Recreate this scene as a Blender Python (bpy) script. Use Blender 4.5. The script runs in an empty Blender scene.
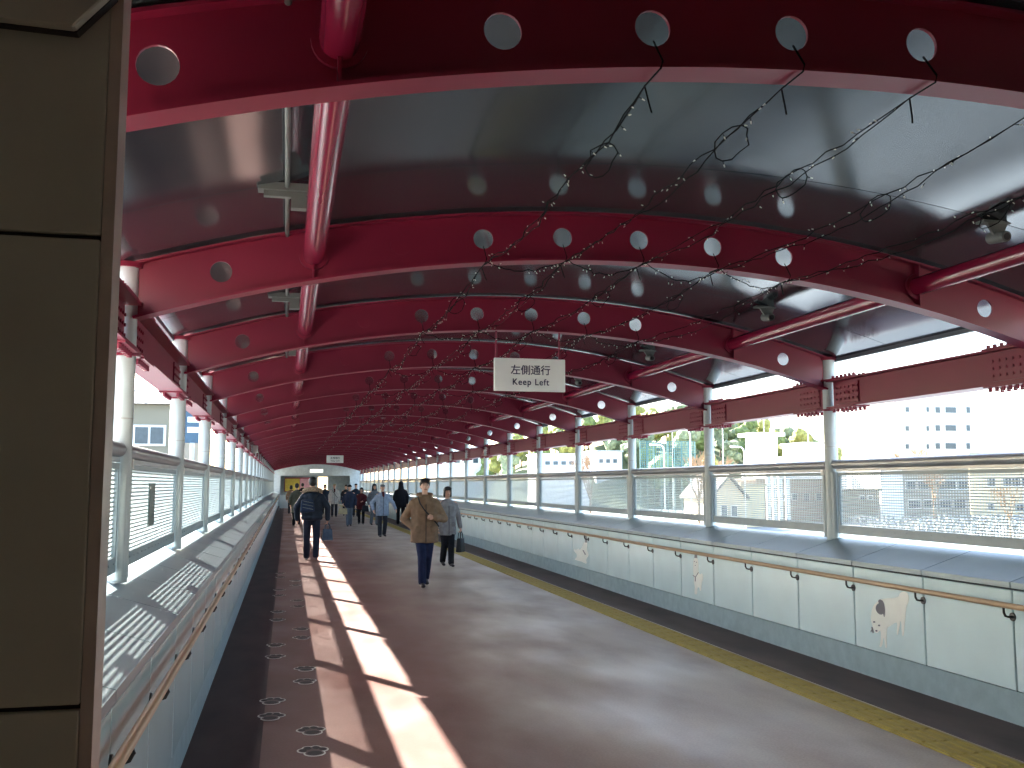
import bpy, bmesh, math, random
from mathutils import Vector, Matrix
import numpy as np
random.seed(7)

# ------------------------------------------------------------------ camera
F_PX, CX, CY, VPX, VPY, CAM_H = 970.0, 512.0, 384.0, 286.3, 484.0, 1.70
_d = Vector(((VPX-CX)/F_PX, -(VPY-CY)/F_PX, 1.0)).normalized()
_u = Vector((0, _d[2], -_d[1])).normalized()
_r = Vector((_d[1]*_u[2]-_d[2]*_u[1], _d[2]*_u[0]-_d[0]*_u[2], _d[0]*_u[1]-_d[1]*_u[0]))
if _r[0] < 0: _r = -_r
RM = (_r, _d, _u)                      # world = rows . (right, up, forward)
def ray(px, py):
    c = Vector(((px-CX)/F_PX, -(py-CY)/F_PX, 1.0))
    return Vector((RM[0].dot(c), RM[1].dot(c), RM[2].dot(c)))
def on_y(px, py, Y):
    r = ray(px, py); t = Y/r[1]; return Vector((r[0]*t, Y, CAM_H+r[2]*t))
def on_x(px, py, X):
    r = ray(px, py); t = X/r[0]; return Vector((X, r[1]*t, CAM_H+r[2]*t))
def on_z(px, py, Z=0.0):
    r = ray(px, py); t = (Z-CAM_H)/r[2]; return Vector((r[0]*t, r[1]*t, Z))

scene = bpy.context.scene
COL = scene.collection
cam_data = bpy.data.cameras.new('camera'); cam_data.sensor_width = 36.0
cam_data.lens = F_PX/1024*36.0; cam_data.clip_end = 2000; cam_data.clip_start = .05
cam = bpy.data.objects.new('camera', cam_data); COL.objects.link(cam)
m = Matrix.Identity(4)
for i in range(3):
    m[i][0] = RM[i][0]; m[i][1] = RM[i][1]; m[i][2] = -RM[i][2]
m[2][3] = CAM_H
cam.matrix_world = m
scene.camera = cam

# ------------------------------------------------------------------ world, sun, exposure
SUN_DIR = Vector((0.86, -1.64, -1.0)).normalized()     # the way the light travels
world = bpy.data.worlds.new('sky'); scene.world = world; world.use_nodes = True
wn = world.node_tree.nodes; wl = world.node_tree.links
bg = wn['Background']
sky = wn.new('ShaderNodeTexSky'); sky.sky_type = 'NISHITA'; sky.sun_disc = False
sky.sun_elevation = math.asin(-SUN_DIR.z)
sky.sun_rotation = math.atan2(-SUN_DIR.x, -SUN_DIR.y)
sky.air_density = 1.0; sky.dust_density = 2.2; sky.ozone_density = 1.0
wl.new(sky.outputs['Color'], bg.inputs['Color']); bg.inputs['Strength'].default_value = 0.42
sd = bpy.data.lights.new('sun', 'SUN'); sd.energy = 20.0; sd.angle = math.radians(.6); sd.color = (1.0, .945, .84)
sun = bpy.data.objects.new('sun', sd); COL.objects.link(sun)
sun.rotation_euler = SUN_DIR.to_track_quat('-Z', 'Y').to_euler(); sun.location = (-30, 60, 40)
vs = scene.view_settings
vs.view_transform = 'Standard'; vs.look = 'None'; vs.gamma = 1.0; vs.use_curve_mapping = False
vs.exposure = 1.45
scene.cycles.max_bounces = 10; scene.cycles.diffuse_bounces = 6; scene.cycles.glossy_bounces = 4
scene.cycles.sample_clamp_indirect = 8.0

# ------------------------------------------------------------------ materials
MATS = {}
def srgb(r, g, b):
    f = lambda c: (c/12.92 if c <= .04045 else ((c+.055)/1.055)**2.4)
    return (f(r/255), f(g/255), f(b/255), 1)
def mat(name, col, rough=.5, metal=0.0, spec=.5, var=.12, scale=6.0, bump=0.0, bscale=60.0, detail=4.0,
        emit=None, estr=0.0, rvar=0.0, stretch=None):
    if name in MATS: return MATS[name]
    M = bpy.data.materials.new(name); M.use_nodes = True
    n = M.node_tree.nodes; l = M.node_tree.links
    b = n['Principled BSDF']
    b.inputs['Roughness'].default_value = rough; b.inputs['Metallic'].default_value = metal
    b.inputs['Specular IOR Level'].default_value = spec
    tc = n.new('ShaderNodeTexCoord'); src = tc.outputs['Object']
    if stretch:
        mp = n.new('ShaderNodeMapping'); mp.inputs['Scale'].default_value = stretch
        l.new(src, mp.inputs['Vector']); src = mp.outputs['Vector']
    nz = n.new('ShaderNodeTexNoise'); nz.inputs['Scale'].default_value = scale; nz.inputs['Detail'].default_value = detail
    l.new(src, nz.inputs['Vector'])
    rp = n.new('ShaderNodeValToRGB')
    lo = [max(0, c*(1-var)) for c in col[:3]]+[1]; hi = [min(1, c*(1+var)) for c in col[:3]]+[1]
    rp.color_ramp.elements[0].position = .3; rp.color_ramp.elements[0].color = lo
    rp.color_ramp.elements[1].position = .7; rp.color_ramp.elements[1].color = hi
    l.new(nz.outputs['Fac'], rp.inputs['Fac']); l.new(rp.outputs['Color'], b.inputs['Base Color'])
    if rvar:
        mr = n.new('ShaderNodeMapRange'); mr.inputs['From Min'].default_value = .3; mr.inputs['From Max'].default_value = .7
        mr.inputs['To Min'].default_value = max(.02, rough-rvar); mr.inputs['To Max'].default_value = min(1, rough+rvar)
        l.new(nz.outputs['Fac'], mr.inputs['Value']); l.new(mr.outputs['Result'], b.inputs['Roughness'])
    if bump:
        nb = n.new('ShaderNodeTexNoise'); nb.inputs['Scale'].default_value = bscale; nb.inputs['Detail'].default_value = 3
        l.new(src, nb.inputs['Vector'])
        bp = n.new('ShaderNodeBump'); bp.inputs['Strength'].default_value = bump; bp.inputs['Distance'].default_value = .01
        l.new(nb.outputs['Fac'], bp.inputs['Height']); l.new(bp.outputs['Normal'], b.inputs['Normal'])
    if emit:
        b.inputs['Emission Color'].default_value = emit; b.inputs['Emission Strength'].default_value = estr
    MATS[name] = M
    return M

M_RED   = mat('crimson_paint', srgb(130, 24, 54), .42, var=.06, scale=3)
M_GREY  = mat('pale_grey_paint', srgb(190, 200, 200), .42, var=.05, scale=3)
M_RAIL  = mat('rail_steel', srgb(150, 156, 162), .35, .3, var=.1, scale=2)
M_PANEL = mat('wall_panel_enamel', srgb(202, 224, 224), .22, var=.05, scale=2, bump=.03, bscale=3)
M_COPE  = mat('coping_metal', srgb(132, 148, 154), .35, .2, var=.06, scale=3)
M_KERB  = mat('kerb_concrete', srgb(150, 170, 172), .75, var=.1, scale=9, bump=.1)
M_SEAM  = mat('seam_dark', srgb(45, 50, 54), .8)
M_WOOD  = mat('handrail_tan', srgb(180, 150, 116), .4, var=.1, scale=4)
M_DARKM = mat('dark_metal', srgb(58, 60, 60), .5, .3)
M_STEEL = mat('bare_steel', srgb(170, 172, 170), .3, .8)
M_CEIL  = mat('mirror_ceiling', srgb(98, 105, 112), .13, .72, var=.12, scale=1.1, bump=.02, bscale=1.6, rvar=.03)
M_ROOF  = mat('roof_outer', srgb(90, 92, 96), .7)
M_FASC  = mat('eave_fascia', srgb(92, 98, 104), .5)
M_YEL   = mat('tactile_yellow', srgb(168, 148, 62), .65, var=.14, scale=5)
M_PILLAR= mat('pillar_cladding', srgb(156, 158, 144), .6, var=.05, scale=4, bump=.04, bscale=120)
M_TRIM  = mat('pillar_trim', srgb(170, 160, 150), .4, .3)
M_WHITE = mat('white_print', srgb(232, 232, 226), .5, var=.03)
M_INK   = mat('navy_ink', srgb(40, 40, 78), .6, var=.05)
M_SIGN  = mat('sign_plate', srgb(244, 246, 242), .45, var=.03)
M_BLACK = mat('black_plastic', srgb(22, 22, 24), .5)
M_WIRE  = mat('wire_black', srgb(12, 12, 13), .85, spec=.1)
M_BULB  = mat('bulb_plastic', srgb(220, 220, 205), .3)
M_FIX   = mat('fixture_grey', srgb(112, 116, 112), .5, .2)
M_SLAT  = mat('screen_bars', srgb(196, 206, 206), .45, var=.05)

def floor_material():
    M = bpy.data.materials.new('floor_resin'); M.use_nodes = True
    n = M.node_tree.nodes; l = M.node_tree.links; b = n['Principled BSDF']
    tc = n.new('ShaderNodeTexCoord')
    def noise(sc, det, stretch=(1, 1, 1)):
        mp = n.new('ShaderNodeMapping'); mp.inputs['Scale'].default_value = stretch
        l.new(tc.outputs['Object'], mp.inputs['Vector'])
        z = n.new('ShaderNodeTexNoise'); z.inputs['Scale'].default_value = sc; z.inputs['Detail'].default_value = det
        l.new(mp.outputs['Vector'], z.inputs['Vector']); return z.outputs['Fac']
    big = noise(.7, 5, (1, .35, 1)); fine = noise(60, 3)
    r1 = n.new('ShaderNodeValToRGB')
    r1.color_ramp.elements[0].position = .32; r1.color_ramp.elements[0].color = srgb(106, 72, 66)
    r1.color_ramp.elements[1].position = .68; r1.color_ramp.elements[1].color = srgb(142, 108, 100)
    l.new(big, r1.inputs['Fac'])
    # sheen from the bright right side, painted as a greyer lane on the deck
    sx = n.new('ShaderNodeSeparateXYZ'); l.new(tc.outputs['Object'], sx.inputs[0])
    mr = n.new('ShaderNodeMapRange'); mr.inputs['From Min'].default_value = 1.3; mr.inputs['From Max'].default_value = 3.0; mr.inputs['To Max'].default_value = 1.7
    l.new(sx.outputs['X'], mr.inputs['Value'])
    ml = n.new('ShaderNodeMath'); ml.operation = 'MULTIPLY'; l.new(mr.outputs['Result'], ml.inputs[0]); l.new(noise(1.6, 6, (1, .4, 1)), ml.inputs[1])
    mx = n.new('ShaderNodeMixRGB'); ml.use_clamp = True; l.new(ml.outputs[0], mx.inputs['Fac']); l.new(r1.outputs['Color'], mx.inputs['Color1'])
    mx.inputs['Color2'].default_value = srgb(190, 178, 160)
    m2 = n.new('ShaderNodeMixRGB'); m2.blend_type = 'MULTIPLY'; m2.inputs['Fac'].default_value = .35
    l.new(mx.outputs['Color'], m2.inputs['Color1'])
    r2 = n.new('ShaderNodeValToRGB'); r2.color_ramp.elements[0].position = .3; r2.color_ramp.elements[0].color = (.45, .45, .45, 1)
    r2.color_ramp.elements[1].position = .7
    l.new(fine, r2.inputs['Fac']); l.new(r2.outputs['Color'], m2.inputs['Color2'])
    l.new(m2.outputs['Color'], b.inputs['Base Color'])
    rr = n.new('ShaderNodeMapRange'); rr.inputs['From Min'].default_value = .35; rr.inputs['From Max'].default_value = .7
    rr.inputs['To Min'].default_value = .60; rr.inputs['To Max'].default_value = .30
    l.new(noise(1.3, 6, (1, .5, 1)), rr.inputs['Value']); l.new(rr.outputs['Result'], b.inputs['Roughness'])
    bp = n.new('ShaderNodeBump'); bp.inputs['Strength'].default_value = .15; bp.inputs['Distance'].default_value = .004
    l.new(fine, bp.inputs['Height']); l.new(bp.outputs['Normal'], b.inputs['Normal'])
    return M
M_FLOOR = floor_material()
M_EDGE = mat('deck_edge_strip', srgb(80, 62, 60), .6, var=.35, scale=3, bump=.15, bscale=60, stretch=(1, .4, 1))  # darker mottled brown for the strips along both deck edges

# ------------------------------------------------------------------ helpers
def mesh_from(bm, name, material=None, smooth=False):
    me = bpy.data.meshes.new(name)
    bmesh.ops.recalc_face_normals(bm, faces=bm.faces[:])
    bm.to_mesh(me); bm.free()
    if material: me.materials.append(material)
    if smooth:
        me.shade_smooth()
        try: me.set_sharp_from_angle(angle=math.radians(40))
        except Exception: pass
    return me
def obj(name, me, parent=None, loc=(0, 0, 0), rot=(0, 0, 0), scale=(1, 1, 1)):
    o = bpy.data.objects.new(name, me); COL.objects.link(o)
    o.location = loc; o.rotation_euler = rot; o.scale = scale
    if parent: o.parent = parent
    return o
def tag(o, label, cat=None, group=None, kind=None):
    if label: o['label'] = label
    if cat: o['category'] = cat
    if group: o['group'] = group
    if kind: o['kind'] = kind
    return o
def empty(name, loc=(0, 0, 0), rot=(0, 0, 0)):
    return obj(name, None, None, loc, rot)
def box(bm, x0, x1, y0, y1, z0, z1):
    v = [bm.verts.new(p) for p in ((x0,y0,z0),(x1,y0,z0),(x1,y1,z0),(x0,y1,z0),(x0,y0,z1),(x1,y0,z1),(x1,y1,z1),(x0,y1,z1))]
    for f in ((3,2,1,0),(4,5,6,7),(0,1,5,4),(1,2,6,5),(2,3,7,6),(3,0,4,7)): bm.faces.new([v[i] for i in f])
def boxes(*bs):
    bm = bmesh.new()
    for b in bs: box(bm, *b)
    return bm
def prism(bm, poly, axis, a, b):
    """extrude a 2D polygon along an axis: 'y' takes (x,z), 'x' takes (y,z), 'z' takes (x,y)"""
    def P(p, t): return {'y': (p[0], t, p[1]), 'x': (t, p[0], p[1]), 'z': (p[0], p[1], t)}[axis]
    A = [bm.verts.new(P(p, a)) for p in poly]; B = [bm.verts.new(P(p, b)) for p in poly]
    bm.faces.new(A); bm.faces.new(B[::-1])
    for i in range(len(poly)):
        j = (i+1) % len(poly); bm.faces.new((A[i], B[i], B[j], A[j]))
def tube(bm, p0, p1, r0, r1=None, n=12, caps=True):
    r1 = r0 if r1 is None else r1
    p0 = Vector(p0); p1 = Vector(p1); d = (p1-p0).normalized()
    a = d.orthogonal().normalized(); b = d.cross(a)
    A = []; B = []
    for i in range(n):
        t = 2*math.pi*i/n; w = a*math.cos(t)+b*math.sin(t)
        A.append(bm.verts.new(p0+w*r0)); B.append(bm.verts.new(p1+w*r1))
    for i in range(n):
        j = (i+1) % n; bm.faces.new((A[i], A[j], B[j], B[i]))
    if caps: bm.faces.new(A[::-1]); bm.faces.new(B)
def path_tube(bm, pts, r, n=5):
    pts = [Vector(p) for p in pts]; prev = None
    for i, p in enumerate(pts):
        d = (pts[min(i+1, len(pts)-1)]-pts[max(i-1, 0)]).normalized()
        a = d.cross(Vector((.13, .02, 1))).normalized(); b = d.cross(a)
        ring = [bm.verts.new(p+(a*math.cos(2*math.pi*k/n)+b*math.sin(2*math.pi*k/n))*r) for k in range(n)]
        if prev:
            for k in range(n): bm.faces.new((prev[k], prev[(k+1) % n], ring[(k+1) % n], ring[k]))
        prev = ring
def simple(name, bm, material, parent=None, loc=(0, 0, 0), rot=(0, 0, 0), smooth=False):
    return obj(name, mesh_from(bm, name, material, smooth), parent, loc, rot)
ORD = ['', 'first', 'second', 'third', 'fourth', 'fifth', 'sixth', 'seventh', 'eighth', 'ninth', 'tenth', 'eleventh', 'twelfth',
       'thirteenth', 'fourteenth', 'fifteenth', 'sixteenth', 'seventeenth', 'eighteenth', 'nineteenth', 'twentieth']
ORD += ['twenty-'+w for w in ORD[1:10]]

# ------------------------------------------------------------------ bridge dimensions (metres)
P, Y0 = 3.0, 6.11
KS = list(range(-1, 24))               # arch numbers
XL, XR = -0.96, 5.52                  # post lines
XC = (XL+XR)/2
YS, YE = 2.6, Y0+24*P                  # covered length
ZC = -7.13                             # centre of the arch circles
R_BOT, R_TOP, R_CEIL = 10.33, 10.63, 10.66
def arc_z(x, R): return ZC+math.sqrt(R*R-(x-XC)**2)
def yk(k): return Y0+k*P

# ------------------------------------------------------------------ deck, kerbs, walls
fl = tag(simple('floor', boxes((-.75, 5.25, -6.5, 96, -.25, 0)), M_FLOOR), 'reddish brown resin walking deck of the covered footbridge', 'floor', kind='structure')
gl = tag(simple('trim_1', boxes((-.62, -.12, YS, YE, -.02, .004)), M_EDGE), 'dark brown edge strip of the deck along the left wall', 'floor strip', kind='structure')
gr = tag(simple('trim_2', boxes((4.46, 5.12, YS, YE, -.02, .004)), M_EDGE), 'dark brown edge strip between yellow tactile line and right wall', 'floor strip', kind='structure')
dk = tag(simple('trim_3', boxes((-1.2, 5.78, YS, YE, -.9, -.26)), M_ROOF), 'grey concrete slab edge under the footbridge deck', 'slab', kind='structure')

# tactile paving tiles
t_root = tag(empty('tactile_paving', (4.25, 0, 0)), 'yellow tactile paving line along the right side of the deck', 'tactile paving', kind='structure')
bm = boxes((-.16, .16, .004, .296, 0, .010))
for i in range(4):
    xx = -.12+.08*i
    for (a, b) in ((.015, .285),):
        prism(bm, [(xx-.018, .0101), (xx+.018, .0101), (xx+.010, .0155), (xx-.010, .0155)], 'y', a, b)
me_tile = mesh_from(bm, 'tile', M_YEL)
n_tiles = int((YE-4.0)/.3)
for i in range(n_tiles): obj('tile', me_tile, t_root, (0, 4.0+.3*i, 0))

# parapet walls: side = -1 left, +1 right
def parapet(side):
    nm = 'left' if side < 0 else 'right'
    xb = -.56 if side < 0 else 5.06           # kerb face
    s = side
    bm = boxes(tuple(sorted((xb+.05*s, xb+.46*s)))+(YS, YE, -.25, .96))
    w = tag(simple('wall_'+nm, bm, M_SEAM), 'low parapet wall of pale enamel panels on the %s of the deck' % nm, 'wall', kind='structure')
    bm = bmesh.new()
    prism(bm, [(xb+.02*s, -.02), (xb+.10*s, -.02), (xb+.10*s, .235), (xb+.02*s, .235)], 'y', YS, YE)
    tag(simple('baseboard_'+nm, bm, M_KERB), 'pale concrete kerb at the foot of the %s parapet' % nm, 'kerb', kind='structure')
    x0 = xb
    bm = boxes(tuple(sorted((x0, x0+.03*s)))+(.007, .993, .245, .945))
    bmesh.ops.bevel(bm, geom=bm.edges[:], offset=.004, segments=1, affect='EDGES')
    me_p = mesh_from(bm, 'wall_panel', M_PANEL)
    bm = bmesh.new()                            # folded coping sheet, sloping down to the deck
    xo = xb+.48*s
    prism(bm, [(x0-.012*s, .962), (x0-.012*s, 1.002), (xo, 1.155), (xo, 1.12), (x0+.03*s, .962)], 'y', .006, .994)
    me_c = mesh_from(bm, 'coping_panel', M_COPE)
    n = int((YE-3.11)/1.0)+1
    for i in range(n):
        y = (3.05 if side > 0 else 2.61)+i
        if y+1 > YE: break
        obj('wall_panel', me_p, w, (0, y, 0)); obj('coping_panel', me_c, w, (0, y, 0))
    # handrail on brackets
    xh = xb-.075*s; zh = .845
    h = tag(empty('handrail', (xh, 0, 0)), 'round tan handrail on dark brackets along the %s wall' % nm, 'handrail')
    bm = bmesh.new(); tube(bm, (0, 2.66, zh), (0, YE-.5, zh), .021, n=12)
    simple('rail', bm, M_WOOD, h, smooth=True)
    bm = bmesh.new()
    path_tube(bm, [(0, 0, zh-.015), (0, 0, zh-.055), (.012*s, 0, zh-.078), (.035*s, 0, zh-.085), (.085*s, 0, zh-.085)], .0085, 6)
    tube(bm, (.066*s, 0, zh-.085), (.078*s, 0, zh-.085), .03, n=12)
    me_b = mesh_from(bm, 'bracket', M_DARKM, True)
    for i in range(1, n):
        if 3.11+i < YE-.5: obj('bracket', me_b, h, (0, (3.05 if side > 0 else 2.61)+i, 0))
parapet(-1); parapet(1)

# ------------------------------------------------------------------ round posts and mesh screens
def post_mesh(s):
    parts = {}
    bm = bmesh.new(); tube(bm, (0, 0, 1.13), (0, 0, 2.99), .067, n=24); parts['tube'] = mesh_from(bm, 'tube', M_GREY, True)
    bm = bmesh.new(); tube(bm, (0, 0, 2.99), (0, 0, 3.02), .088, n=24); parts['cap_plate'] = mesh_from(bm, 'cap_plate', M_RED, True)
    bm = bmesh.new(); tube(bm, (0, 0, 2.08), (0, 0, 2.088), .0685, n=24); parts['band'] = mesh_from(bm, 'band', M_STEEL, True)
    bm = bmesh.new(); tube(bm, (0, 0, 2.765), (0, 0, 2.785), .092, n=24); parts['gusset_ring'] = mesh_from(bm, 'gusset_ring', M_RED, True)
    bm = bmesh.new(); tube(bm, (0, 0, 2.455), (0, 0, 2.475), .092, n=24); parts['gusset_ring.1'] = mesh_from(bm, 'gusset_ring', M_RED, True)
    bm = bmesh.new(); tube(bm, (-.03*s, .085, 1.15), (-.03*s, .085, 1.82), .03, n=12)
    tube(bm, (-.03*s, -.085, 1.15), (-.03*s, -.085, 1.82), .03, n=12); parts['jamb'] = mesh_from(bm, 'jamb', M_GREY, True)
    bm = boxes((-.035-.03*s, .035-.03*s, .06, .11, 1.79, 1.85)); parts['clip'] = mesh_from(bm, 'clip', M_WHITE)
    return parts
for s, X, nm in ((-1, XL, 'left'), (1, XR, 'right')):
    pm = post_mesh(s)
    for j, k in enumerate(KS):
        o = tag(empty('bridge_post', (X, yk(k), 0)), 'pale grey round steel post on the %s parapet, %s from the camera' % (nm, ORD[j+1]), 'post', 'round posts of the %s parapet' % nm)
        for pn, me in pm.items(): obj(pn.split('.')[0], me, o)
    # top rail between posts
    bm = bmesh.new(); tube(bm, (0, .07, 1.90), (0, 2.93, 1.90), .046, n=16); me_r = mesh_from(bm, 'tube', M_RAIL, True)
    me_r2 = mesh_from(boxes((-.022, .022, .12, 2.88, 1.825, 1.853)), 'lower_flat', M_RAIL)
    for j, k in enumerate(KS[:-1]):
        r = tag(empty('parapet_rail', (X, yk(k), 0)), 'grey steel top rail between %s posts, %s bay from the camera' % (nm, ORD[j+1]), 'rail', 'top rails of the %s parapet' % nm)
        obj('tube', me_r, r); obj('lower_flat', me_r2, r)
    # mesh screens
    bm = bmesh.new()
    for (y0, y1, z0, z1) in ((.12, 2.88, 1.785, 1.82), (.12, 2.88, 1.198, 1.285), (.12, .155, 1.285, 1.785), (2.845, 2.88, 1.285, 1.785)):
        box(bm, -.02, .02, y0, y1, z0, z1)
    for i in range(16): tube(bm, (-.021*s, .2+i*.173, 1.25), (-.026*s, .2+i*.173, 1.25), .007, n=6)
    me_f = mesh_from(bm, 'frame', mat('frame_paint', srgb(146, 162, 168), .45, var=.05))
    bm = bmesh.new()
    nb = 20
    for i in range(nb):
        z = 1.285+(i+.5)*(.5/nb); box(bm, -.003, .003, .155, 2.845, z-.005, z+.005)
    nv = 74
    for i in range(nv):
        y = .155+(i+.5)*(2.69/nv); box(bm, -.0045, .0015, y-.0013, y+.0013, 1.285, 1.785)
    me_s = mesh_from(bm, 'mesh_bars', M_SLAT)
    for j, k in enumerate(KS[:-1]):
        o = tag(empty('mesh_screen', (X, yk(k), 0)), 'pale metal mesh screen between %s posts, %s bay from the camera' % (nm, ORD[j+1]), 'screen', 'mesh screens of the %s parapet' % nm)
        obj('frame', me_f, o)
        g = obj('mesh_bars', me_s, o); g['kind'] = 'stuff'

# ------------------------------------------------------------------ longitudinal edge beams with bolted splices
def beam_mesh():
    bm = bmesh.new()
    y0, y1 = .094, 2.906
    box(bm, -.008, .008, y0, y1, 2.49, 2.75)
    box(bm, -.095, .095, y0, y1, 2.475, 2.49); box(bm, -.095, .095, y0, y1, 2.75, 2.765)
    return mesh_from(bm, 'beam_segment', M_RED)
def splice_mesh():
    bm = bmesh.new()
    for s in (-1, 1):
        box(bm, s*.0085 if s > 0 else -.02, .02 if s > 0 else -.0085, -.2, .2, 2.515, 2.725)
    box(bm, -.095, .095, -.22, .22, 2.7655, 2.777); box(bm, -.095, .095, -.22, .22, 2.463, 2.4745)
    return mesh_from(bm, 'splice_plate', M_RED)
def bolts_mesh():
    bm = bmesh.new()
    for i in range(6):
        y = -.185+.074*i
        for x in (-.055, .055):
            tube(bm, (x, y, 2.777), (x, y, 2.806), .017, n=6); tube(bm, (x, y, 2.463), (x, y, 2.43), .017, n=6)
        for z in (2.56, 2.62, 2.68):
            for s in (-1, 1): tube(bm, (.02*s, y, z), (.03*s, y, z), .011, n=6)
    return mesh_from(bm, 'bolts', M_RED)
me_bs, me_sp, me_bo = beam_mesh(), splice_mesh(), bolts_mesh()
for X, nm in ((XL, 'left'), (XR, 'right')):
    for j, k in enumerate(KS[:-1]):
        b = tag(empty('edge_beam', (X, yk(k), 0)), 'crimson bolted I-beam between %s posts, %s bay from the camera' % (nm, ORD[j+1]), 'beam', 'edge beams on the %s' % nm)
        obj('beam_segment', me_bs, b)
        for dy in (.36, 2.64):
            q_ = obj('splice_plate', me_sp, b, (0, dy, 0))
            if k < 10:
                g = obj('bolts', me_bo, q_); g['kind'] = 'stuff'

# ------------------------------------------------------------------ arch ribs
HOLE_X = [-.42, .68, 1.22, 1.76, 2.30, 2.84, 3.38, 3.92, 5.0]
PURL_X = [.135, XL+XR-.135]
def arch_web(open_x):
    bm = bmesh.new(); N = 40
    xa, xb = XL+.06, XR-.06
    xs = [xa+(xb-xa)*i/N for i in range(N+1)]
    lo = [bm.verts.new((x, 0, arc_z(x, R_BOT))) for x in xs]; hi = [bm.verts.new((x, 0, arc_z(x, R_TOP))) for x in xs]
    loop = lo+hi[::-1]
    ed = [bm.edges.new((loop[i], loop[(i+1) % len(loop)])) for i in range(len(loop))]
    for hx in open_x:
        Rm = (R_BOT+R_TOP)/2; cz = arc_z(hx, Rm)
        ring = [bm.verts.new((hx+.066*math.cos(2*math.pi*i/20), 0, cz+.066*math.sin(2*math.pi*i/20))) for i in range(20)]
        ed += [bm.edges.new((ring[i], ring[(i+1) % 20])) for i in range(20)]
    bmesh.ops.triangle_fill(bm, edges=ed, use_beauty=True)
    g = bmesh.ops.extrude_face_region(bm, geom=bm.faces[:])
    bmesh.ops.translate(bm, verts=[v for v in g['geom'] if isinstance(v, bmesh.types.BMVert)], vec=(0, .014, 0))
    bmesh.ops.translate(bm, verts=bm.verts[:], vec=(0, -.007, 0))
    return mesh_from(bm, 'web', M_RED)
def arch_flange(R, t, w, name):
    bm = bmesh.new(); N = 48; prev = None
    for i in range(N+1):
        x = XL+.05+(XR-XL-.1)*i/N; a = math.asin((x-XC)/R)
        q = []
        for (rr, yy) in ((R, -w), (R, w), (R+t, w), (R+t, -w)):
            q.append(bm.verts.new((XC+rr*math.sin(a), yy, ZC+rr*math.cos(a))))
        if prev:
            for k in range(4): bm.faces.new((prev[k], prev[(k+1) % 4], q[(k+1) % 4], q[k]))
        else: bm.faces.new(q)
        prev = q
    bm.faces.new(prev[::-1])
    return mesh_from(bm, name, M_RED, True)
me_web_near = arch_web(HOLE_X)
me_web = arch_web([x for x in HOLE_X if x not in (.68, 3.92)])
me_fb = arch_flange(R_BOT-.016, .016, .065, 'bottom_flange'); me_ft = arch_flange(R_TOP, .014, .06, 'top_flange')
me_st = []
for px_ in PURL_X:
    for ya, yb in ((.008, .06), (-.06, -.008)):
        me_st.append(mesh_from(boxes((px_-.006, px_+.006, ya, yb, arc_z(px_, R_BOT)+.002, arc_z(px_, R_TOP)-.004)), 'stiffener', M_RED))
bm = bmesh.new(); tube(bm, (0, -.010, 0), (0, -.007, 0), .066, n=24); me_cap = mesh_from(bm, 'hole_cap', M_RED, True)
for j, k in enumerate(KS):
    o = tag(empty('roof_arch', (0, yk(k)-(.03 if k == -1 else 0), 0)), 'curved crimson steel arch rib with round holes, %s from the camera' % ORD[j+1], 'arch', 'arch ribs under the roof')
    obj('web', me_web_near if k == -1 else me_web, o); obj('bottom_flange', me_fb, o); obj('top_flange', me_ft, o)
    for q_ in me_st: obj('stiffener', q_, o)
    if 0 <= k < 6:
        for hx in (.68, 3.92): obj('hole_cap', me_cap, o, (hx, 0, arc_z(hx, (R_BOT+R_TOP)/2)))

# purlin tubes
for px_, nm in ((PURL_X[0], 'left'), (PURL_X[1], 'right')):
    z = arc_z(px_, R_BOT)+.15
    o = tag(empty('roof_tube', (px_, 0, z)), 'glossy crimson tube purlin joining the arches on the %s of the roof' % nm, 'purlin')
    bm = bmesh.new(); tube(bm, (0, .012, 0), (0, 2.988, 0), .066, n=24, caps=False)
    mr_ = mat('crimson_gloss', srgb(132, 26, 56), .2, var=.05, scale=3)
    me_t = mesh_from(bm, 'tube', mr_, True)
    bm = bmesh.new(); tube(bm, (0, .012, 0), (0, .03, 0), .092, n=24)
    me_fl = mesh_from(bm, 'end_flange', M_RED, True)
    for k in [-2]+KS[:-1]:
        if k == -2:
            bm = bmesh.new(); tube(bm, (0, 1.49, 0), (0, 2.958, 0), .066, n=24, caps=False)
            obj('tube', mesh_from(bm, 'tube', mr_, True), o, (0, yk(k), 0)); obj('end_flange', me_fl, o, (0, yk(k)+2.928, 0)); continue
        obj('tube', me_t, o, (0, yk(k), 0)); obj('end_flange', me_fl, o, (0, yk(k), 0)); obj('end_flange', me_fl, o, (0, yk(k)+2.958, 0))

# ------------------------------------------------------------------ ceiling
def shell(x0, x1, Ra, Rb, y0, y1, N=48):
    bm = bmesh.new(); prev = None
    for i in range(N+1):
        x = x0+(x1-x0)*i/N
        q = [bm.verts.new((x, yy, arc_z(x, R))) for (R, yy) in ((Ra, y0), (Ra, y1), (Rb, y1), (Rb, y0))]
        if prev:
            for k in range(4): bm.faces.new((prev[k], prev[(k+1) % 4], q[(k+1) % 4], q[k]))
        else: bm.faces.new(q)
        prev = q
    bm.faces.new(prev[::-1]); return bm
XE0, XE1 = XL-.07, XR+.07
cl = tag(simple('ceiling', shell(XE0, XE1, R_CEIL+.02, R_CEIL+.09, YS-.2, YE, 40), M_ROOF, smooth=True), 'vaulted mirror-finish metal ceiling above the arches', 'ceiling', kind='structure')
SEAM = 2.0                              # joint of the ceiling sheets behind each arch
me_cp = mesh_from(shell(XE0+.01, XE1-.01, R_CEIL, R_CEIL+.012, .004, 2.996), 'ceiling_panel', M_CEIL, True)
for k in [-2]+KS[:-2]: obj('ceiling_panel', me_cp, cl, (0, yk(k)+SEAM, 0))
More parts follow.
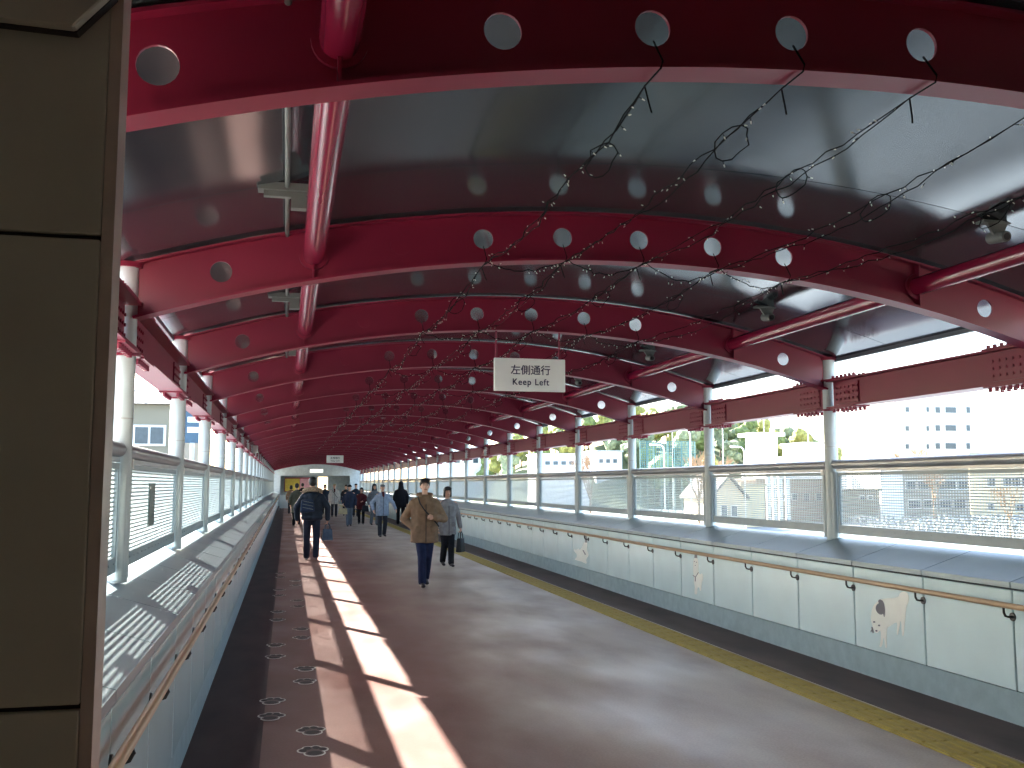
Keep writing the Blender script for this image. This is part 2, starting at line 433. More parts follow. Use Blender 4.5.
obj('ceiling_panel', mesh_from(shell(XE0+.01, XE1-.01, R_CEIL, R_CEIL+.012, .004, YE-yk(22)-SEAM), 'ceiling_panel', M_CEIL, True), cl, (0, yk(22)+SEAM, 0))
for X, s, nm, n in ((XE0, -1, 'left', 4), (XE1, 1, 'right', 5)):
    z = arc_z(X, R_CEIL)
    tag(simple('trim_%d' % n, boxes((X-.02, X+.02, YS, YE, z-.03, z+.09)), M_FASC), 'dark grey eave edge of the roof on the %s' % nm, 'eave', kind='structure')

# ------------------------------------------------------------------ dark lobby behind the camera, foreground pillar
M_LOBBY = mat('lobby_wall', srgb(196, 192, 184), .8)
def struct(name, bm, m_, label, cat):
    return tag(simple(name, bm, m_), label, cat, kind='structure')
struct('wall_back', boxes((-2.6, 8.2, -6.5, -6.3, 0, 4.2)), M_LOBBY, 'plain wall at the back of the lobby behind the camera', 'wall')
struct('wall_lobby_left', boxes((-2.6, -2.4, -6.5, 2.59, 0, 4.2)), M_LOBBY, 'lobby side wall on the left', 'wall')
struct('wall_lobby_right', boxes((8.0, 8.2, -6.5, 2.59, 0, 4.2)), M_LOBBY, 'lobby side wall on the right', 'wall')
struct('ceiling_lobby', boxes((-2.6, 8.2, -6.5, 2.59, 4.2, 4.4)), M_LOBBY, 'flat lobby ceiling behind the camera', 'ceiling')
struct('floor_lobby', boxes((-2.6, -.76, -6.5, 2.59, -.25, 0), (5.26, 8.2, -6.5, 2.59, -.25, 0)), M_LOBBY, 'lobby floor behind the camera', 'floor')
struct('wall_portal', boxes((5.7, 8.2, 2.45, 2.59, 0, 4.2), (-2.6, 8.2, 2.3, 2.38, 3.62, 4.2), (-2.4, -1.0, 2.62, 2.72, 0, 4.0)), M_LOBBY, 'portal wall framing the start of the footbridge', 'wall')
pY, pX = 2.45, on_y(97, 620, 2.45)[0]
zj = [on_y(50, 709, pY)[2], on_y(50, 234.5, pY)[2]]
p = tag(empty('pillar', (pX, pY, 0)), 'wide dark clad pillar filling the left edge of the view', 'pillar', kind='structure')
simple('core', boxes((-1.9, -.012, .02, .11, 0, 3.6)), M_BLACK, p)
edges = [0.0, zj[0], zj[1], zj[1]+(zj[1]-zj[0]), 3.61]
for a, b in zip(edges[:-1], edges[1:]):
    if b-a > .03:
        bm = boxes((-1.9, -.03, 0, .03, a+.006, b-.006)); bmesh.ops.bevel(bm, geom=bm.edges[:], offset=.003, segments=1, affect='EDGES')
        simple('cladding_panel', bm, M_PILLAR, p)
simple('corner_trim', boxes((-.028, 0, .004, .11, 0, 3.6)), M_TRIM, p)
# boxed fixture at the head of the pillar
fy = pY-.06
poly = [on_y(a, b, fy) for a, b in ((-60, 10), (0, 17), (73, 26), (112, -10), (112, -70), (-60, -70))]
bm = bmesh.new(); prism(bm, [(q[0], q[2]) for q in poly], 'y', fy, pY-.002)
bmesh.ops.bevel(bm, geom=bm.edges[:], offset=.004, segments=1, affect='EDGES')
bx_ = tag(empty('soffit_box'), 'dark boxed fixture with a clipped corner fixed high on the pillar', 'fixture')
simple('case', bm, M_PILLAR, bx_)
cen = sum(poly, Vector())/len(poly)
bm = bmesh.new(); prism(bm, [(cen[0]+(q[0]-cen[0])*1.025, cen[2]+(q[2]-cen[2])*1.025) for q in poly], 'y', fy+.03, pY-.001)
simple('gasket', bm, M_BLACK, bx_)

# ------------------------------------------------------------------ far end of the bridge
M_ENDW = mat('end_wall', srgb(170, 176, 176), .7); M_ENDB = mat('end_back', srgb(150, 164, 168), .7)
yE = YE
bm = bmesh.new()
N = 16; xs = [-1.2+(5.78+1.2)*i/N for i in range(N+1)]
prism(bm, [(-1.2, 2.35)]+[(5.78, 2.35)]+[(x, arc_z(max(XE0, min(XE1, x)), R_CEIL)+.05) for x in xs[::-1]], 'y', yE, yE+.2)
box(bm, -1.2, -.45, yE, yE+.2, 0, 2.35); box(bm, 4.9, 5.78, yE, yE+.2, 0, 2.35)
struct('wall_end', bm, M_ENDW, 'pale grey arched end wall around the far opening', 'wall')
struct('wall_end_back', boxes((-1.2, 2.6, yE+7, yE+7.2, 0, 2.8), (3.5, 5.78, yE+7, yE+7.2, 0, 2.8), (2.6, 3.5, yE+7, yE+7.2, 2.35, 2.8), (2.6, 3.5, yE+7, yE+7.2, 0, .9),
       (-1.4, -1.2, yE+.2, yE+7.2, 0, 2.8), (5.78, 5.98, yE+.2, yE+7.2, 0, 2.8)), M_ENDB, 'blue grey lobby wall beyond the far opening', 'wall')
struct('ceiling_end', boxes((-1.4, 5.98, yE+.2, yE+7.2, 2.8, 2.95)), M_ENDB, 'lobby ceiling beyond the far opening', 'ceiling')
struct('floor_end', boxes((-1.4, -.76, yE+.2, yE+7.2, -.25, 0), (5.26, 5.98, yE+.2, yE+7.2, -.25, 0)), M_ENDB, 'lobby floor beyond the far opening', 'floor')
w1 = tag(empty('window_1', (3.05, yE+7.1, 0)), 'bright window in the lobby beyond the far opening', 'window', kind='structure')
simple('frame', boxes((-.45, -.4, -.05, .05, .9, 2.35), (.4, .45, -.05, .05, .9, 2.35), (-.4, .4, -.05, .05, .9, .95), (-.4, .4, -.05, .05, 2.3, 2.35)), M_GREY, w1)
gm = bpy.data.materials.new('window_glass'); gm.use_nodes = True
gb = gm.node_tree.nodes['Principled BSDF']; gb.inputs['Transmission Weight'].default_value = 1; gb.inputs['Roughness'].default_value = .02; gb.inputs['IOR'].default_value = 1.1
simple('pane', boxes((-.4, .4, -.004, .004, .95, 2.3)), gm, w1)
po = tag(empty('notice_board', (1.1, yE+6.96, 0)), 'large yellow and pink notice board on the far lobby wall', 'notice board')
simple('board', boxes((-1.25, 1.25, -.02, .03, 1.05, 2.25)), mat('board_red', srgb(170, 60, 80), .6), po)
simple('poster', boxes((-1.2, 0, -.03, -.021, 1.1, 2.15)), mat('poster_yellow', srgb(236, 214, 96), .6), po)
simple('poster', boxes((.04, 1.2, -.03, -.021, 1.1, 2.15)), mat('poster_pink', srgb(214, 160, 168), .6), po)
lp = tag(empty('end_lamp', (2.29, yE-.03, 2.75)), 'white lamp box at the crown of the far end wall', 'lamp')
simple('case', boxes((-.55, .55, 0, .03, -.2, .15)), M_GREY, lp)
simple('diffuser', boxes((-.5, .5, -.02, 0, -.16, .11)), mat('lamp_glow', srgb(255, 250, 235), .5, emit=(1, .97, .9, 1), estr=.35), lp)
bp = tag(empty('barrier_panel', (-.08, 66, 0)), 'low pale grey barrier panel standing near the far left end', 'barrier')
simple('panel', boxes((-.32, .32, -.02, .02, .12, .98)), M_GREY, bp)
simple('foot', boxes((-.3, -.24, -.2, .2, .0, .12)), M_DARKM, bp); simple('foot', boxes((.24, .3, -.2, .2, .0, .12)), M_DARKM, bp)

# ------------------------------------------------------------------ hanging signs
def text_mesh(body, size, name, ext=.0008, wid=1.0):
    cu = bpy.data.curves.new(name, 'FONT'); cu.body = body; cu.size = size; cu.align_x = 'CENTER'; cu.align_y = 'CENTER'
    cu.extrude = ext; cu.offset = 0; cu.space_character = wid
    o = bpy.data.objects.new(name, cu); COL.objects.link(o)
    bpy.context.view_layer.update()
    me = bpy.data.meshes.new_from_object(o.evaluated_get(bpy.context.evaluated_depsgraph_get()))
    bpy.data.objects.remove(o)
    bm = bmesh.new()                    # heavier strokes: the outline repeated a millimetre apart
    for dx, dy in ((-1, -1), (1, -1), (-1, 1), (1, 1)):
        n0 = len(bm.verts); bm.from_mesh(me); bm.verts.ensure_lookup_table()
        for v in bm.verts[n0:]: v.co.x += dx*.0011; v.co.y += dy*.0009
    me = bpy.data.meshes.new(name); bm.to_mesh(me); bm.free()
    me.materials.clear(); me.materials.append(M_INK)
    return me
t1 = text_mesh('左側通行', .100, 'lettering'); t2 = text_mesh('Keep Left', .086, 'lettering', wid=1.14)
def hang_sign(k, label, xc):
    yy = yk(k)
    o = tag(empty('hanging_sign', (xc, yy, 0)), label, 'sign')
    bm = boxes((-.355, .355, -.02, .02, 2.595, 2.915)); bmesh.ops.bevel(bm, geom=bm.edges[:], offset=.004, segments=1, affect='EDGES')
    b_ = simple('plate', bm, M_SIGN, o)
    for xx in (-.335, .30):
        bm = bmesh.new(); tube(bm, (xx, 0, 2.91), (xx, 0, arc_z(xc+xx, R_BOT)-.014), .011, n=8); simple('hanger_rod', bm, M_RED, o, smooth=True)
    obj('lettering', t1, b_, (.005, -.0222, 2.795), (math.pi/2, 0, 0))
    obj('lettering', t2, b_, (.005, -.0222, 2.682), (math.pi/2, 0, 0), (.95, 1, 1))
hang_sign(1, 'white hanging sign with Japanese lettering and Keep Left, near the camera', 2.285)
hang_sign(12, 'small distant white hanging sign near the far end wall', 2.0)

# ------------------------------------------------------------------ conduits, brackets, lamps under the ceiling
zc = lambda x: arc_z(x, R_CEIL)
xcon = -.03
o = tag(empty('conduit', (xcon, 0, zc(xcon)-.03)), 'thin grey conduit pipe running along the ceiling beside the left tube', 'conduit')
bm = bmesh.new(); tube(bm, (0, YS, 0), (0, YE, 0), .013, n=10); simple('pipe', bm, M_FIX, o, smooth=True)
me_cb = mesh_from(boxes((-.15, .13, -.045, .045, -.02, .018), (-.12, .1, -.02, .02, -.05, -.02), (.02, .11, -.03, .03, -.11, -.05)), 'bracket', M_FIX)
for j, k in enumerate(KS[:8]): obj('bracket', me_cb, o, (0, yk(k)+SEAM, 0))
def ceiling_lamp(x, y, label):
    z = zc(x)
    o = tag(empty('ceiling_spotlight', (x, y, z)), label, 'lamp', 'spotlights beside the right purlin'); o.scale = (.75, .75, .75)
    simple('mount_plate', boxes((-.16, .16, -.05, .05, -.022, -.002)), M_FIX, o)
    bm = bmesh.new(); prism(bm, [(-.1, -.022), (.1, -.022), (.05, -.12), (-.03, -.12)], 'y', -.012, .012); simple('arm', bm, M_FIX, o)
    bm = bmesh.new(); tube(bm, (.01, -.10, -.15), (.01, .09, -.12), .045, .05, n=16); simple('barrel', bm, M_FIX, o, smooth=True)
    bm = bmesh.new(); tube(bm, (.01, -.106, -.151), (.01, -.1005, -.1502), .03, n=16); simple('lens', bm, M_BLACK, o, smooth=True)
for j, k in enumerate(KS[:7]):
    ceiling_lamp(4.30, yk(k)+SEAM, 'small grey spotlight on the ceiling beside the right purlin, %s from the camera' % ORD[j+1])
def disc_lamp(x, y, label):
    z = zc(x)
    o = tag(empty('ceiling_downlight', (x, y, z)), label, 'lamp', 'round downlights on the ceiling')
    bm = bmesh.new(); tube(bm, (0, 0, -.001), (0, 0, -.05), .075, .085, n=20); simple('rim', bm, M_BLACK, o, smooth=True)
    bm = bmesh.new(); tube(bm, (0, 0, -.0505), (0, 0, -.056), .065, n=20); simple('diffuser', bm, M_WHITE, o, smooth=True)
for j, k in enumerate(KS[1:6]):
    disc_lamp(.76, yk(k)+.75, 'round white downlight on the left of the ceiling, %s from the camera' % ORD[j+1])
    disc_lamp(4.16, yk(k)+.75, 'round white downlight on the right of the ceiling, %s from the camera' % ORD[j+1])

# small junction box on a left post
a = on_x(258.5, 453, XL+.12)
o = tag(empty('junction_box', (XL+.067, yk(7), a[2])), 'small white box fixed to a distant left post', 'box')
simple('case', boxes((.001, .12, -.1, .1, -.1, .1)), M_WHITE, o); simple('lid', boxes((.12, .128, -.09, .09, -.09, .09)), M_GREY, o)

# fairy light strings
def fairy(lane, x, seed, label):
    rnd = random.Random(seed); wire = bmesh.new(); bulbs = bmesh.new()
    def bulb(p):
        d = Vector((rnd.uniform(-1, 1), rnd.uniform(-1, 1), rnd.uniform(-1.2, .4))).normalized()
        tube(wire, p, p+d*.016, .0018, n=3); q = p+d*.016
        tube(bulbs, q, q+d*.012, .003, .002, n=4)
    def run(p0, p1, sag, amp, nb, n=26):
        pts = []; ph = rnd.uniform(0, 6)
        for i in range(n+1):
            t = i/n; e = min(1, 6*t, 6*(1-t))
            q = p0.lerp(p1, t); q.z -= sag*4*t*(1-t)
            q.x += e*(amp*math.sin(ph+t*11)+rnd.uniform(-1, 1)*.012); q.z += e*rnd.uniform(-1, 1)*.012
            pts.append(q)
        path_tube(wire, pts, .0032, 4)
        for i in range(nb):
            bulb(pts[rnd.randrange(1, n)].lerp(pts[rnd.randrange(1, n)], 0) + Vector((0, rnd.uniform(-.05, .05), 0)))
        return pts
    for k in range(-1, 12):
        xa = x; za = arc_z(xa, R_BOT)-.025
        a = Vector((xa, yk(k)+.05, za)); b = Vector((xa+rnd.uniform(-.02, .02), yk(k+1)+.02, za))
        if k < 7:
            pts = run(a, b, .03+rnd.uniform(0, .05), .012, 20); run(a, b, .06+rnd.uniform(0, .06), .02, 12)
            # dangling loop near the start
            c = pts[rnd.randrange(3, 9)]; L = []
            for i in range(13):
                t = 2*math.pi*i/12; L.append(c+Vector((.06*math.sin(t)*rnd.uniform(.7, 1.3), .18*(1-math.cos(t))*.5, -.09*(1-math.cos(t))*.5)))
            path_tube(wire, L, .003, 4)
            for q in L[2::4]: bulb(q)
            # tie round the arch through the hole
            h = Vector((xa, yk(k)-(.03 if k == -1 else 0), arc_z(xa, (R_BOT+R_TOP)/2)-.05))
            path_tube(wire, [h+Vector((0, -.012, 0)), Vector((xa+.01, yk(k)-(.10 if k == -1 else .07), za+.03)), Vector((xa, yk(k)-(.105 if k == -1 else .075), za)), a], .004, 4)
            path_tube(wire, [a, a+Vector((.03, .03, -.06)), a+Vector((.045, .05, -.075))], .0035, 4)
        else:
            run(a, b, .05, .015, 14, 10)
        if k in (0, 1, 2, 3) and lane < 4:
            p1 = Vector((x+.54, yk(k)-.11, arc_z(x+.54, R_BOT)-.03)); run(Vector((x, yk(k)-.11, za)), p1, .06+.05*rnd.random(), .0, 14, 14)
    o = tag(empty('fairy_light_string'), label, 'fairy lights', 'fairy light strings along the roof')
    w_ = simple('wire', wire, M_WIRE, o); b_ = simple('bulbs', bulbs, M_BULB, o); b_['kind'] = 'stuff'
names = ['leftmost', 'second from left', 'middle', 'second from right', 'rightmost']
for i, x in enumerate((1.22, 1.76, 2.30, 2.84, 3.38)):
    fairy(i, x, 40+i, 'unlit fairy light string tied under the arches, %s of the five' % names[i])

# plates on the left mesh screens
for j, y_ in enumerate((4.75, 7.48)):
    o = tag(empty('notice_plate', (XL+.012, y_, 1.555)), 'dark green rectangular plate fixed to the left mesh screen, %s from the camera' % ('nearest' if j == 0 else 'second'), 'plate')
    simple('plate', boxes((-.004, .004, -.15, .15, -.15, .15)), mat('plate_green', srgb(48, 70, 70), .4), o)
    simple('fixing', boxes((.004, .008, -.13, -.11, .11, .13), (.004, .008, .11, .13, .11, .13)), M_STEEL, o)

# ------------------------------------------------------------------ paw prints on the deck
M_PAWW = mat('paw_outline', srgb(236, 236, 228), .6); M_PAWD = mat('paw_dark', srgb(22, 20, 22), .6)
def flat(poly, z0, z1, m_, name):
    bm = bmesh.new(); prism(bm, poly, 'z', z0, z1); return mesh_from(bm, name, m_)
def ell(cx, cy, rx, ry, n=14): return [(cx+rx*math.cos(2*math.pi*i/n), cy+ry*math.sin(2*math.pi*i/n)) for i in range(n)]
def pawshape(g):
    pts = []
    lob = [(-.075, .04), (-.032, .085), (.032, .085), (.075, .04), (.0, -.045)]
    rad = [(.032, .04), (.032, .042), (.032, .042), (.032, .04), (.068, .058)]
    for i in range(72):
        a = 2*math.pi*i/72; d = Vector((math.cos(a), math.sin(a))); best = 0
        t = 0.0
        while t < .2:
            x, y = d[0]*t, d[1]*t+.01
            if any(((x-c[0])/(r[0]+g))**2+((y-c[1])/(r[1]+g))**2 < 1 for c, r in zip(lob, rad)): best = t
            t += .002
        pts.append((d[0]*best, d[1]*best+.01))
    return pts, lob, rad
po_, lob, rad = pawshape(.018); pi_, _, _ = pawshape(.004)
me_pw = flat(po_, 0, .002, M_PAWW, 'outline'); me_pd = flat(pi_, .002, .0028, mat('paw_ground', srgb(104, 88, 86), .6), 'ground')
me_pads = []
for c, r in zip(lob, rad): me_pads.append(flat(ell(c[0], c[1], r[0]*.86, r[1]*.86), .0028, .0036, M_PAWD, 'pad'))
rows = [(6.52, .21), (7.05, .21), (7.52, -.07), (8.04, -.07), (8.78, .20), (9.37, .21), (10.06, -.07), (10.77, -.07), (11.25, .21), (11.91, .21), (12.74, -.07), (13.54, -.07),
        (14.1, .2), (14.8, .2), (15.5, -.07), (16.3, -.07), (17.0, .2), (17.8, .2), (18.5, -.07), (19.3, -.07), (5.6, -.07), (5.1, -.07), (4.6, .2), (4.1, .2)]
rows.sort()
for j, (y_, x_) in enumerate(rows):
    zz = .0042 if x_ < 0 else .0006
    o = tag(empty('paw_print', (x_, y_, zz), (0, 0, .12 if x_ > 0 else -.12)), 'white outlined paw print sticker on the deck, %s from the camera' % ORD[j+1], 'paw print', 'paw print stickers on the deck')
    obj('outline', me_pw, o, scale=(.82, .95, 1)); obj('ground', me_pd, o, scale=(.82, .95, 1))
    for mp_ in me_pads: obj('pad', mp_, o, scale=(.82, .95, 1))

# ------------------------------------------------------------------ dog decals on the right wall panels
M_DOGW = mat('dog_white', srgb(228, 230, 220), .35, var=.03); M_DOGB = mat('dog_navy', srgb(62, 66, 84), .4, var=.05); M_DOGG = mat('dog_line', srgb(90, 94, 100), .4)
XD = 5.06
def decal(px_pts, t0, t1, m_, name, parent, smooth_it=True):
    pts = [on_x(a, b, XD) for a, b in px_pts]
    q = [(p_[1], p_[2]) for p_ in pts]
    if smooth_it:
        for _ in range(2):
            n_ = len(q); q2 = []
            for i in range(n_):
                a, b = q[i], q[(i+1) % n_]
                q2 += [(a[0]*.75+b[0]*.25, a[1]*.75+b[1]*.25), (a[0]*.25+b[0]*.75, a[1]*.25+b[1]*.75)]
            q = q2
    bm = bmesh.new(); prism(bm, q, 'x', XD-t1, XD-t0); return simple(name, bm, m_, parent)
def crop1(L): return [(850+a*.1171, 570+b*.1172) for a, b in L]
def crop2(L): return [(670+a*.078125, 540+b*.078125) for a, b in L]
def crop3(L): return [(570+a*.0586, 525+b*.0586) for a, b in L]
d1 = tag(empty('dog_decal'), 'flat white dog picture with a navy ear patch and curled tail on the right wall', 'wall decal')
decal(crop1([(180,380),(195,310),(235,270),(265,245),(420,235),(420,200),(460,180),(500,200),(505,270),(480,310),(475,400),(465,480),(460,565),(443,565),(440,450),(430,430),(425,480),(410,555),(398,555),(405,480),(402,440),(340,480),(318,490),(310,560),(318,665),(300,668),(292,580),(285,580),(275,655),(248,660),(262,620),(265,540),(258,510),(235,540),(208,530),(190,470),(178,420)]), 0, .0015, M_DOGW, 'body', d1)
decal(crop1([(240,260),(260,247),(290,270),(303,330),(300,400),(290,400),(285,370),(265,385),(235,365),(218,330),(228,295),(250,285)]), .0015, .0022, M_DOGB, 'ear_patch', d1)
for c in ((208, 443), (250, 473), (227, 519)):
    decal(crop1([(c[0]-9, c[1]-7), (c[0]+9, c[1]-7), (c[0]+9, c[1]+7), (c[0]-9, c[1]+7)]), .0015, .0022, M_DOGB, 'face_mark', d1)
decal(crop1([(182,485),(195,490),(205,535),(196,540),(186,520),(180,535),(176,520),(186,505)]), .0, .0015, M_DOGG, 'whisk', d1, False)
d2 = tag(empty('dog_decal'), 'flat white seated dog picture with a dark collar on the right wall', 'wall decal')
decal(crop2([(300,240),(330,225),(360,240),(366,330),(362,400),(385,450),(405,420),(425,450),(420,510),(405,560),(400,640),(385,660),(375,610),(352,600),(350,690),(330,700),(312,690),(318,600),(306,540),(312,480),(298,440),(294,330)]), 0, .0015, M_DOGW, 'body', d2)
decal(crop2([(318,180),(345,180),(350,230),(312,230)]), 0, .0018, M_DOGG, 'ears', d2, False)
decal(crop2([(296,445),(325,470),(365,410),(370,418),(332,475),(330,530),(320,530),(320,478),(292,455)]), .0015, .0022, M_DOGG, 'collar', d2, False)
for c in ((315, 275), (340, 285), (325, 325)): decal(crop2([(c[0]-6, c[1]-6), (c[0]+6, c[1]-6), (c[0]+6, c[1]+6), (c[0]-6, c[1]+6)]), .0015, .0022, M_DOGG, 'face_mark', d2)
d3 = tag(empty('dog_decal'), 'flat white dog picture with raised head and dark muzzle on the right wall', 'wall decal')
decal(crop3([(60,415),(110,420),(150,395),(165,430),(210,370),(235,300),(290,290),(300,330),(285,420),(310,480),(320,520),(290,560),(275,600),(290,665),(240,650),(200,625),(150,615),(70,590),(110,560),(120,500),(70,450)]), 0, .0015, M_DOGW, 'body', d3)
decal(crop3([(250,165),(285,180),(290,300),(260,300)]), 0, .0018, M_DOGG, 'muzzle', d3, False)
decal(crop3([(215,430),(235,430),(270,500),(260,515)]), .0015, .0022, M_DOGG, 'strap', d3, False)

# ------------------------------------------------------------------ glowing ceiling panels added to brighten the far lobby
for j, yy in enumerate((yE+2, yE+5)):
    o = tag(empty('lobby_fill_panel', (2.3, yy, 2.79)), 'square glowing ceiling panel added to light the far lobby, %s the opening' % ('nearer' if j == 0 else 'farther from'), 'lamp')
    simple('case', boxes((-.6, .6, -.3, .3, -.05, 0)), M_GREY, o)
    simple('diffuser', boxes((-.55, .55, -.25, .25, -.06, -.05)), mat('lobby_glow', srgb(255, 250, 240), .5, emit=(1, .98, .94, 1), estr=7), o)

# ------------------------------------------------------------------ outside
GZ = -3.8
M_GROUND = mat('yard_ground', srgb(132, 140, 144), .9, var=.25, scale=.15, bump=.2, bscale=2)
tag(simple('ground', boxes((-300, 500, -60, 700, GZ-1, GZ)), M_GROUND), 'pale gravel and asphalt yard far below the footbridge', 'ground', kind='structure')
def building(name, px0, px1, ytop, Yd, depth, col, label, wins=(), floors=None, mname=None, roofcol=None, group=None, base=None):
    a = on_y(px0, ytop, Yd); b = on_y(px1, ytop, Yd); zt = (a[2]+b[2])/2
    cx = (a[0]+b[0])/2; hw = abs(b[0]-a[0])/2
    r = tag(empty(name, (cx, Yd, GZ)), label, 'building', group)
    z0 = 0; H = zt-GZ
    w = simple('wall', boxes((-hw, hw, 0, depth, 0, H)), mat(mname or name+'_wall_'+str(int(px0)), srgb(*col), .8, var=.06, scale=.5), r)
    simple('roof', boxes((-hw-.3, hw+.3, -.3, depth+.3, H, H+.35)), mat((mname or name)+'_roof_'+str(int(px0)), srgb(*(roofcol or [int(c*.8) for c in col])), .8), r)
    for (q0, q1, t, bt) in wins:
        A = on_y(q0, t, Yd); B = on_y(q1, bt, Yd)
        x0, x1 = A[0]-cx, B[0]-cx; z1, z0_ = A[2]-GZ, B[2]-GZ
        f = simple('window', boxes((x0-.1, x1+.1, -.06, .0, z0_-.1, z1+.1)), M_WHITE, r)
        simple('pane', boxes((x0, x1, -.09, -.06, z0_, z1)), mat('far_glass', srgb(70, 82, 92), .15), f)
    return r, cx, hw, H
building('apartment_block', 893, 976, 372, 172, 14, (214, 206, 190), 'tall cream apartment block with rows of small windows on the right', 
    [(905,909,y,y+5) for y in (407,426,444)]+[(926,929,y,y+5) for y in (407,426,444)]+[(935,940,y,y+6) for y in (407,425,443)]+[(945,956,y,y+6) for y in (407,425,443)]+[(966,970,y,y+6) for y in (407,425,443)])
building('station_building', 902, 968, 462, 142, 7, (150, 146, 136), 'grey brown two storey building with dark windows behind the mesh',
    [(q, q+10, 481, 489) for q in (906, 918, 936, 946, 957)]+[(q, q+12, 500, 508) for q in (908, 924, 940, 954)])
building('clad_building', 969, 1090, 455, 151, 11, (224, 206, 172), 'cream clad building at the right edge behind the mesh',
    [(q, q+8, 478, 486) for q in (987, 1003, 1012, 1021, 1032, 1044)]+[(988, 994, 504, 510), (1015, 1030, 505, 511), (1040, 1050, 505, 511)])
building('white_shed', 880, 902, 468, 132, 8, (236, 236, 232), 'plain white boxy shed left of the grey brown building')
building('store_building', 840, 879, 491, 126, 3.5, (138, 132, 118), 'low grey brown store with two small white vents', [(860, 864, 496, 499), (868, 872, 496, 499)])
building('long_building', 757, 836, 481, 130, 12, (140, 126, 112), 'long low brown building behind the mesh', [(q, q+5, 494, 500) for q in range(768, 832, 12)])
building('white_block', 858, 880, 470, 150, 8, (236, 236, 234), 'plain white block rising behind the low grey brown store')
building('roof_house', 806, 829, 444, 168, 9, (238, 240, 240), 'small plain white block right of the white tower')
building('distant_block', 541, 590, 455, 205, 12, (232, 232, 230), 'long white distant block beyond the middle of the right rail', [(q, q+5, 461, 465) for q in range(545, 588, 8)])
building('distant_flats', 596, 622, 452, 215, 12, (226, 228, 230), 'small white distant flats left of the wooded hill', [(q, q+4, 459, 463) for q in range(599, 620, 7)])
building('distant_hall', 440, 500, 448, 260, 20, (236, 236, 234), 'wide white distant hall far along the right side', [(q, q+5, 458, 463) for q in range(446, 498, 9)])
# gabled house with lean-to
def gable_house(px0, px1, yeave, yapex, Yd, depth, wall, roof, label):
    a = on_y(px0, yeave, Yd); b = on_y(px1, yeave, Yd); ap = on_y((px0+px1)/2, yapex, Yd)
    cx = (a[0]+b[0])/2; hw = (b[0]-a[0])/2; he = a[2]-GZ; ha = ap[2]-GZ
    r = tag(empty('gabled_house', (cx, Yd, GZ)), label, 'house')
    bm = bmesh.new(); prism(bm, [(-hw, 0), (hw, 0), (hw, he), (0, ha), (-hw, he)], 'y', 0, depth); simple('wall', bm, mat('house_wall', srgb(*wall), .8), r)
    for s in (-1, 1):
        bm = bmesh.new(); prism(bm, [(0, ha+.02), (0, ha+.4), (s*(hw+.5), he-.1), (s*(hw+.5), he-.45)], 'y', -.5, depth+.4); simple('roof_slope', bm, mat('house_roof', srgb(*roof), .8), r)
    for x0 in (-hw*.55, hw*.1):
        f = simple('window', boxes((x0, x0+hw*.45, -.06, 0, he*.35, he*.72)), M_WHITE, r)
        simple('pane', boxes((x0+.12, x0+hw*.45-.12, -.09, -.06, he*.35+.12, he*.72-.12)), mat('far_glass', srgb(70, 82, 92), .15), f)
gable_house(713, 744, 496, 477, 112, 9, (222, 204, 172), (92, 88, 86), 'small cream gabled house with dark roof behind the mesh')
building('cream_annex', 742, 764, 486, 116, 7, (228, 214, 178), 'cream flat roofed annex beside the gabled house')
# white tower on a low white pitched roof
a = on_y(756, 436, 160); b = on_y(777, 436, 160); cx = (a[0]+b[0])/2; hw = (b[0]-a[0])/2; H = a[2]-GZ
r = tag(empty('white_tower', (cx, 160, GZ)), 'white square water tower with an overhanging cap, seen above the rail', 'tower')
M_TOW = mat('tower_white', srgb(240, 240, 238), .7)
simple('shaft', boxes((-hw, hw, 0, hw*2, 0, H)), M_TOW, r); simple('cap', boxes((-hw*1.5, hw*1.5, -hw*.5, hw*2.5, H, H+.6)), M_TOW, r)
simple('door', boxes((-.3, .5, -.05, 0, H*.42, H*.52)), mat('far_glass', srgb(70, 82, 92), .15), r)
a = on_y(736, 467, 156); b = on_y(812, 467, 156); cx = (a[0]+b[0])/2; hw = (b[0]-a[0])/2; he = a[2]-GZ
r = tag(empty('white_hall', (cx, 145, GZ)), 'broad white hall with a low pitched roof under the white tower', 'building')
simple('wall', boxes((-hw, hw, 0, 9, 0, he)), M_TOW, r)
bm = bmesh.new(); prism(bm, [(-hw-.5, he), (hw+.5, he), (hw*.3, he+1.6), (-hw*.3, he+1.6)], 'y', -.4, 9.4); simple('roof', bm, M_TOW, r)
# four white tanks
for j, q in enumerate((768, 774, 780, 787)):
    a = on_y(q, 478, 122); r_ = .33
    o = tag(empty('white_tank', (a[0], 122, GZ)), 'slim white upright tank by the long brown building, %s from left of four' % ORD[j+1], 'tank', 'white tanks')
    bm = bmesh.new(); tube(bm, (0, 0, .6), (0, 0, a[2]-GZ+1.2), r_, n=12); simple('shell', bm, M_WHITE, o, smooth=True)
    simple('stand', boxes((-r_, r_, -r_, r_, 0, .6)), M_DARKM, o)
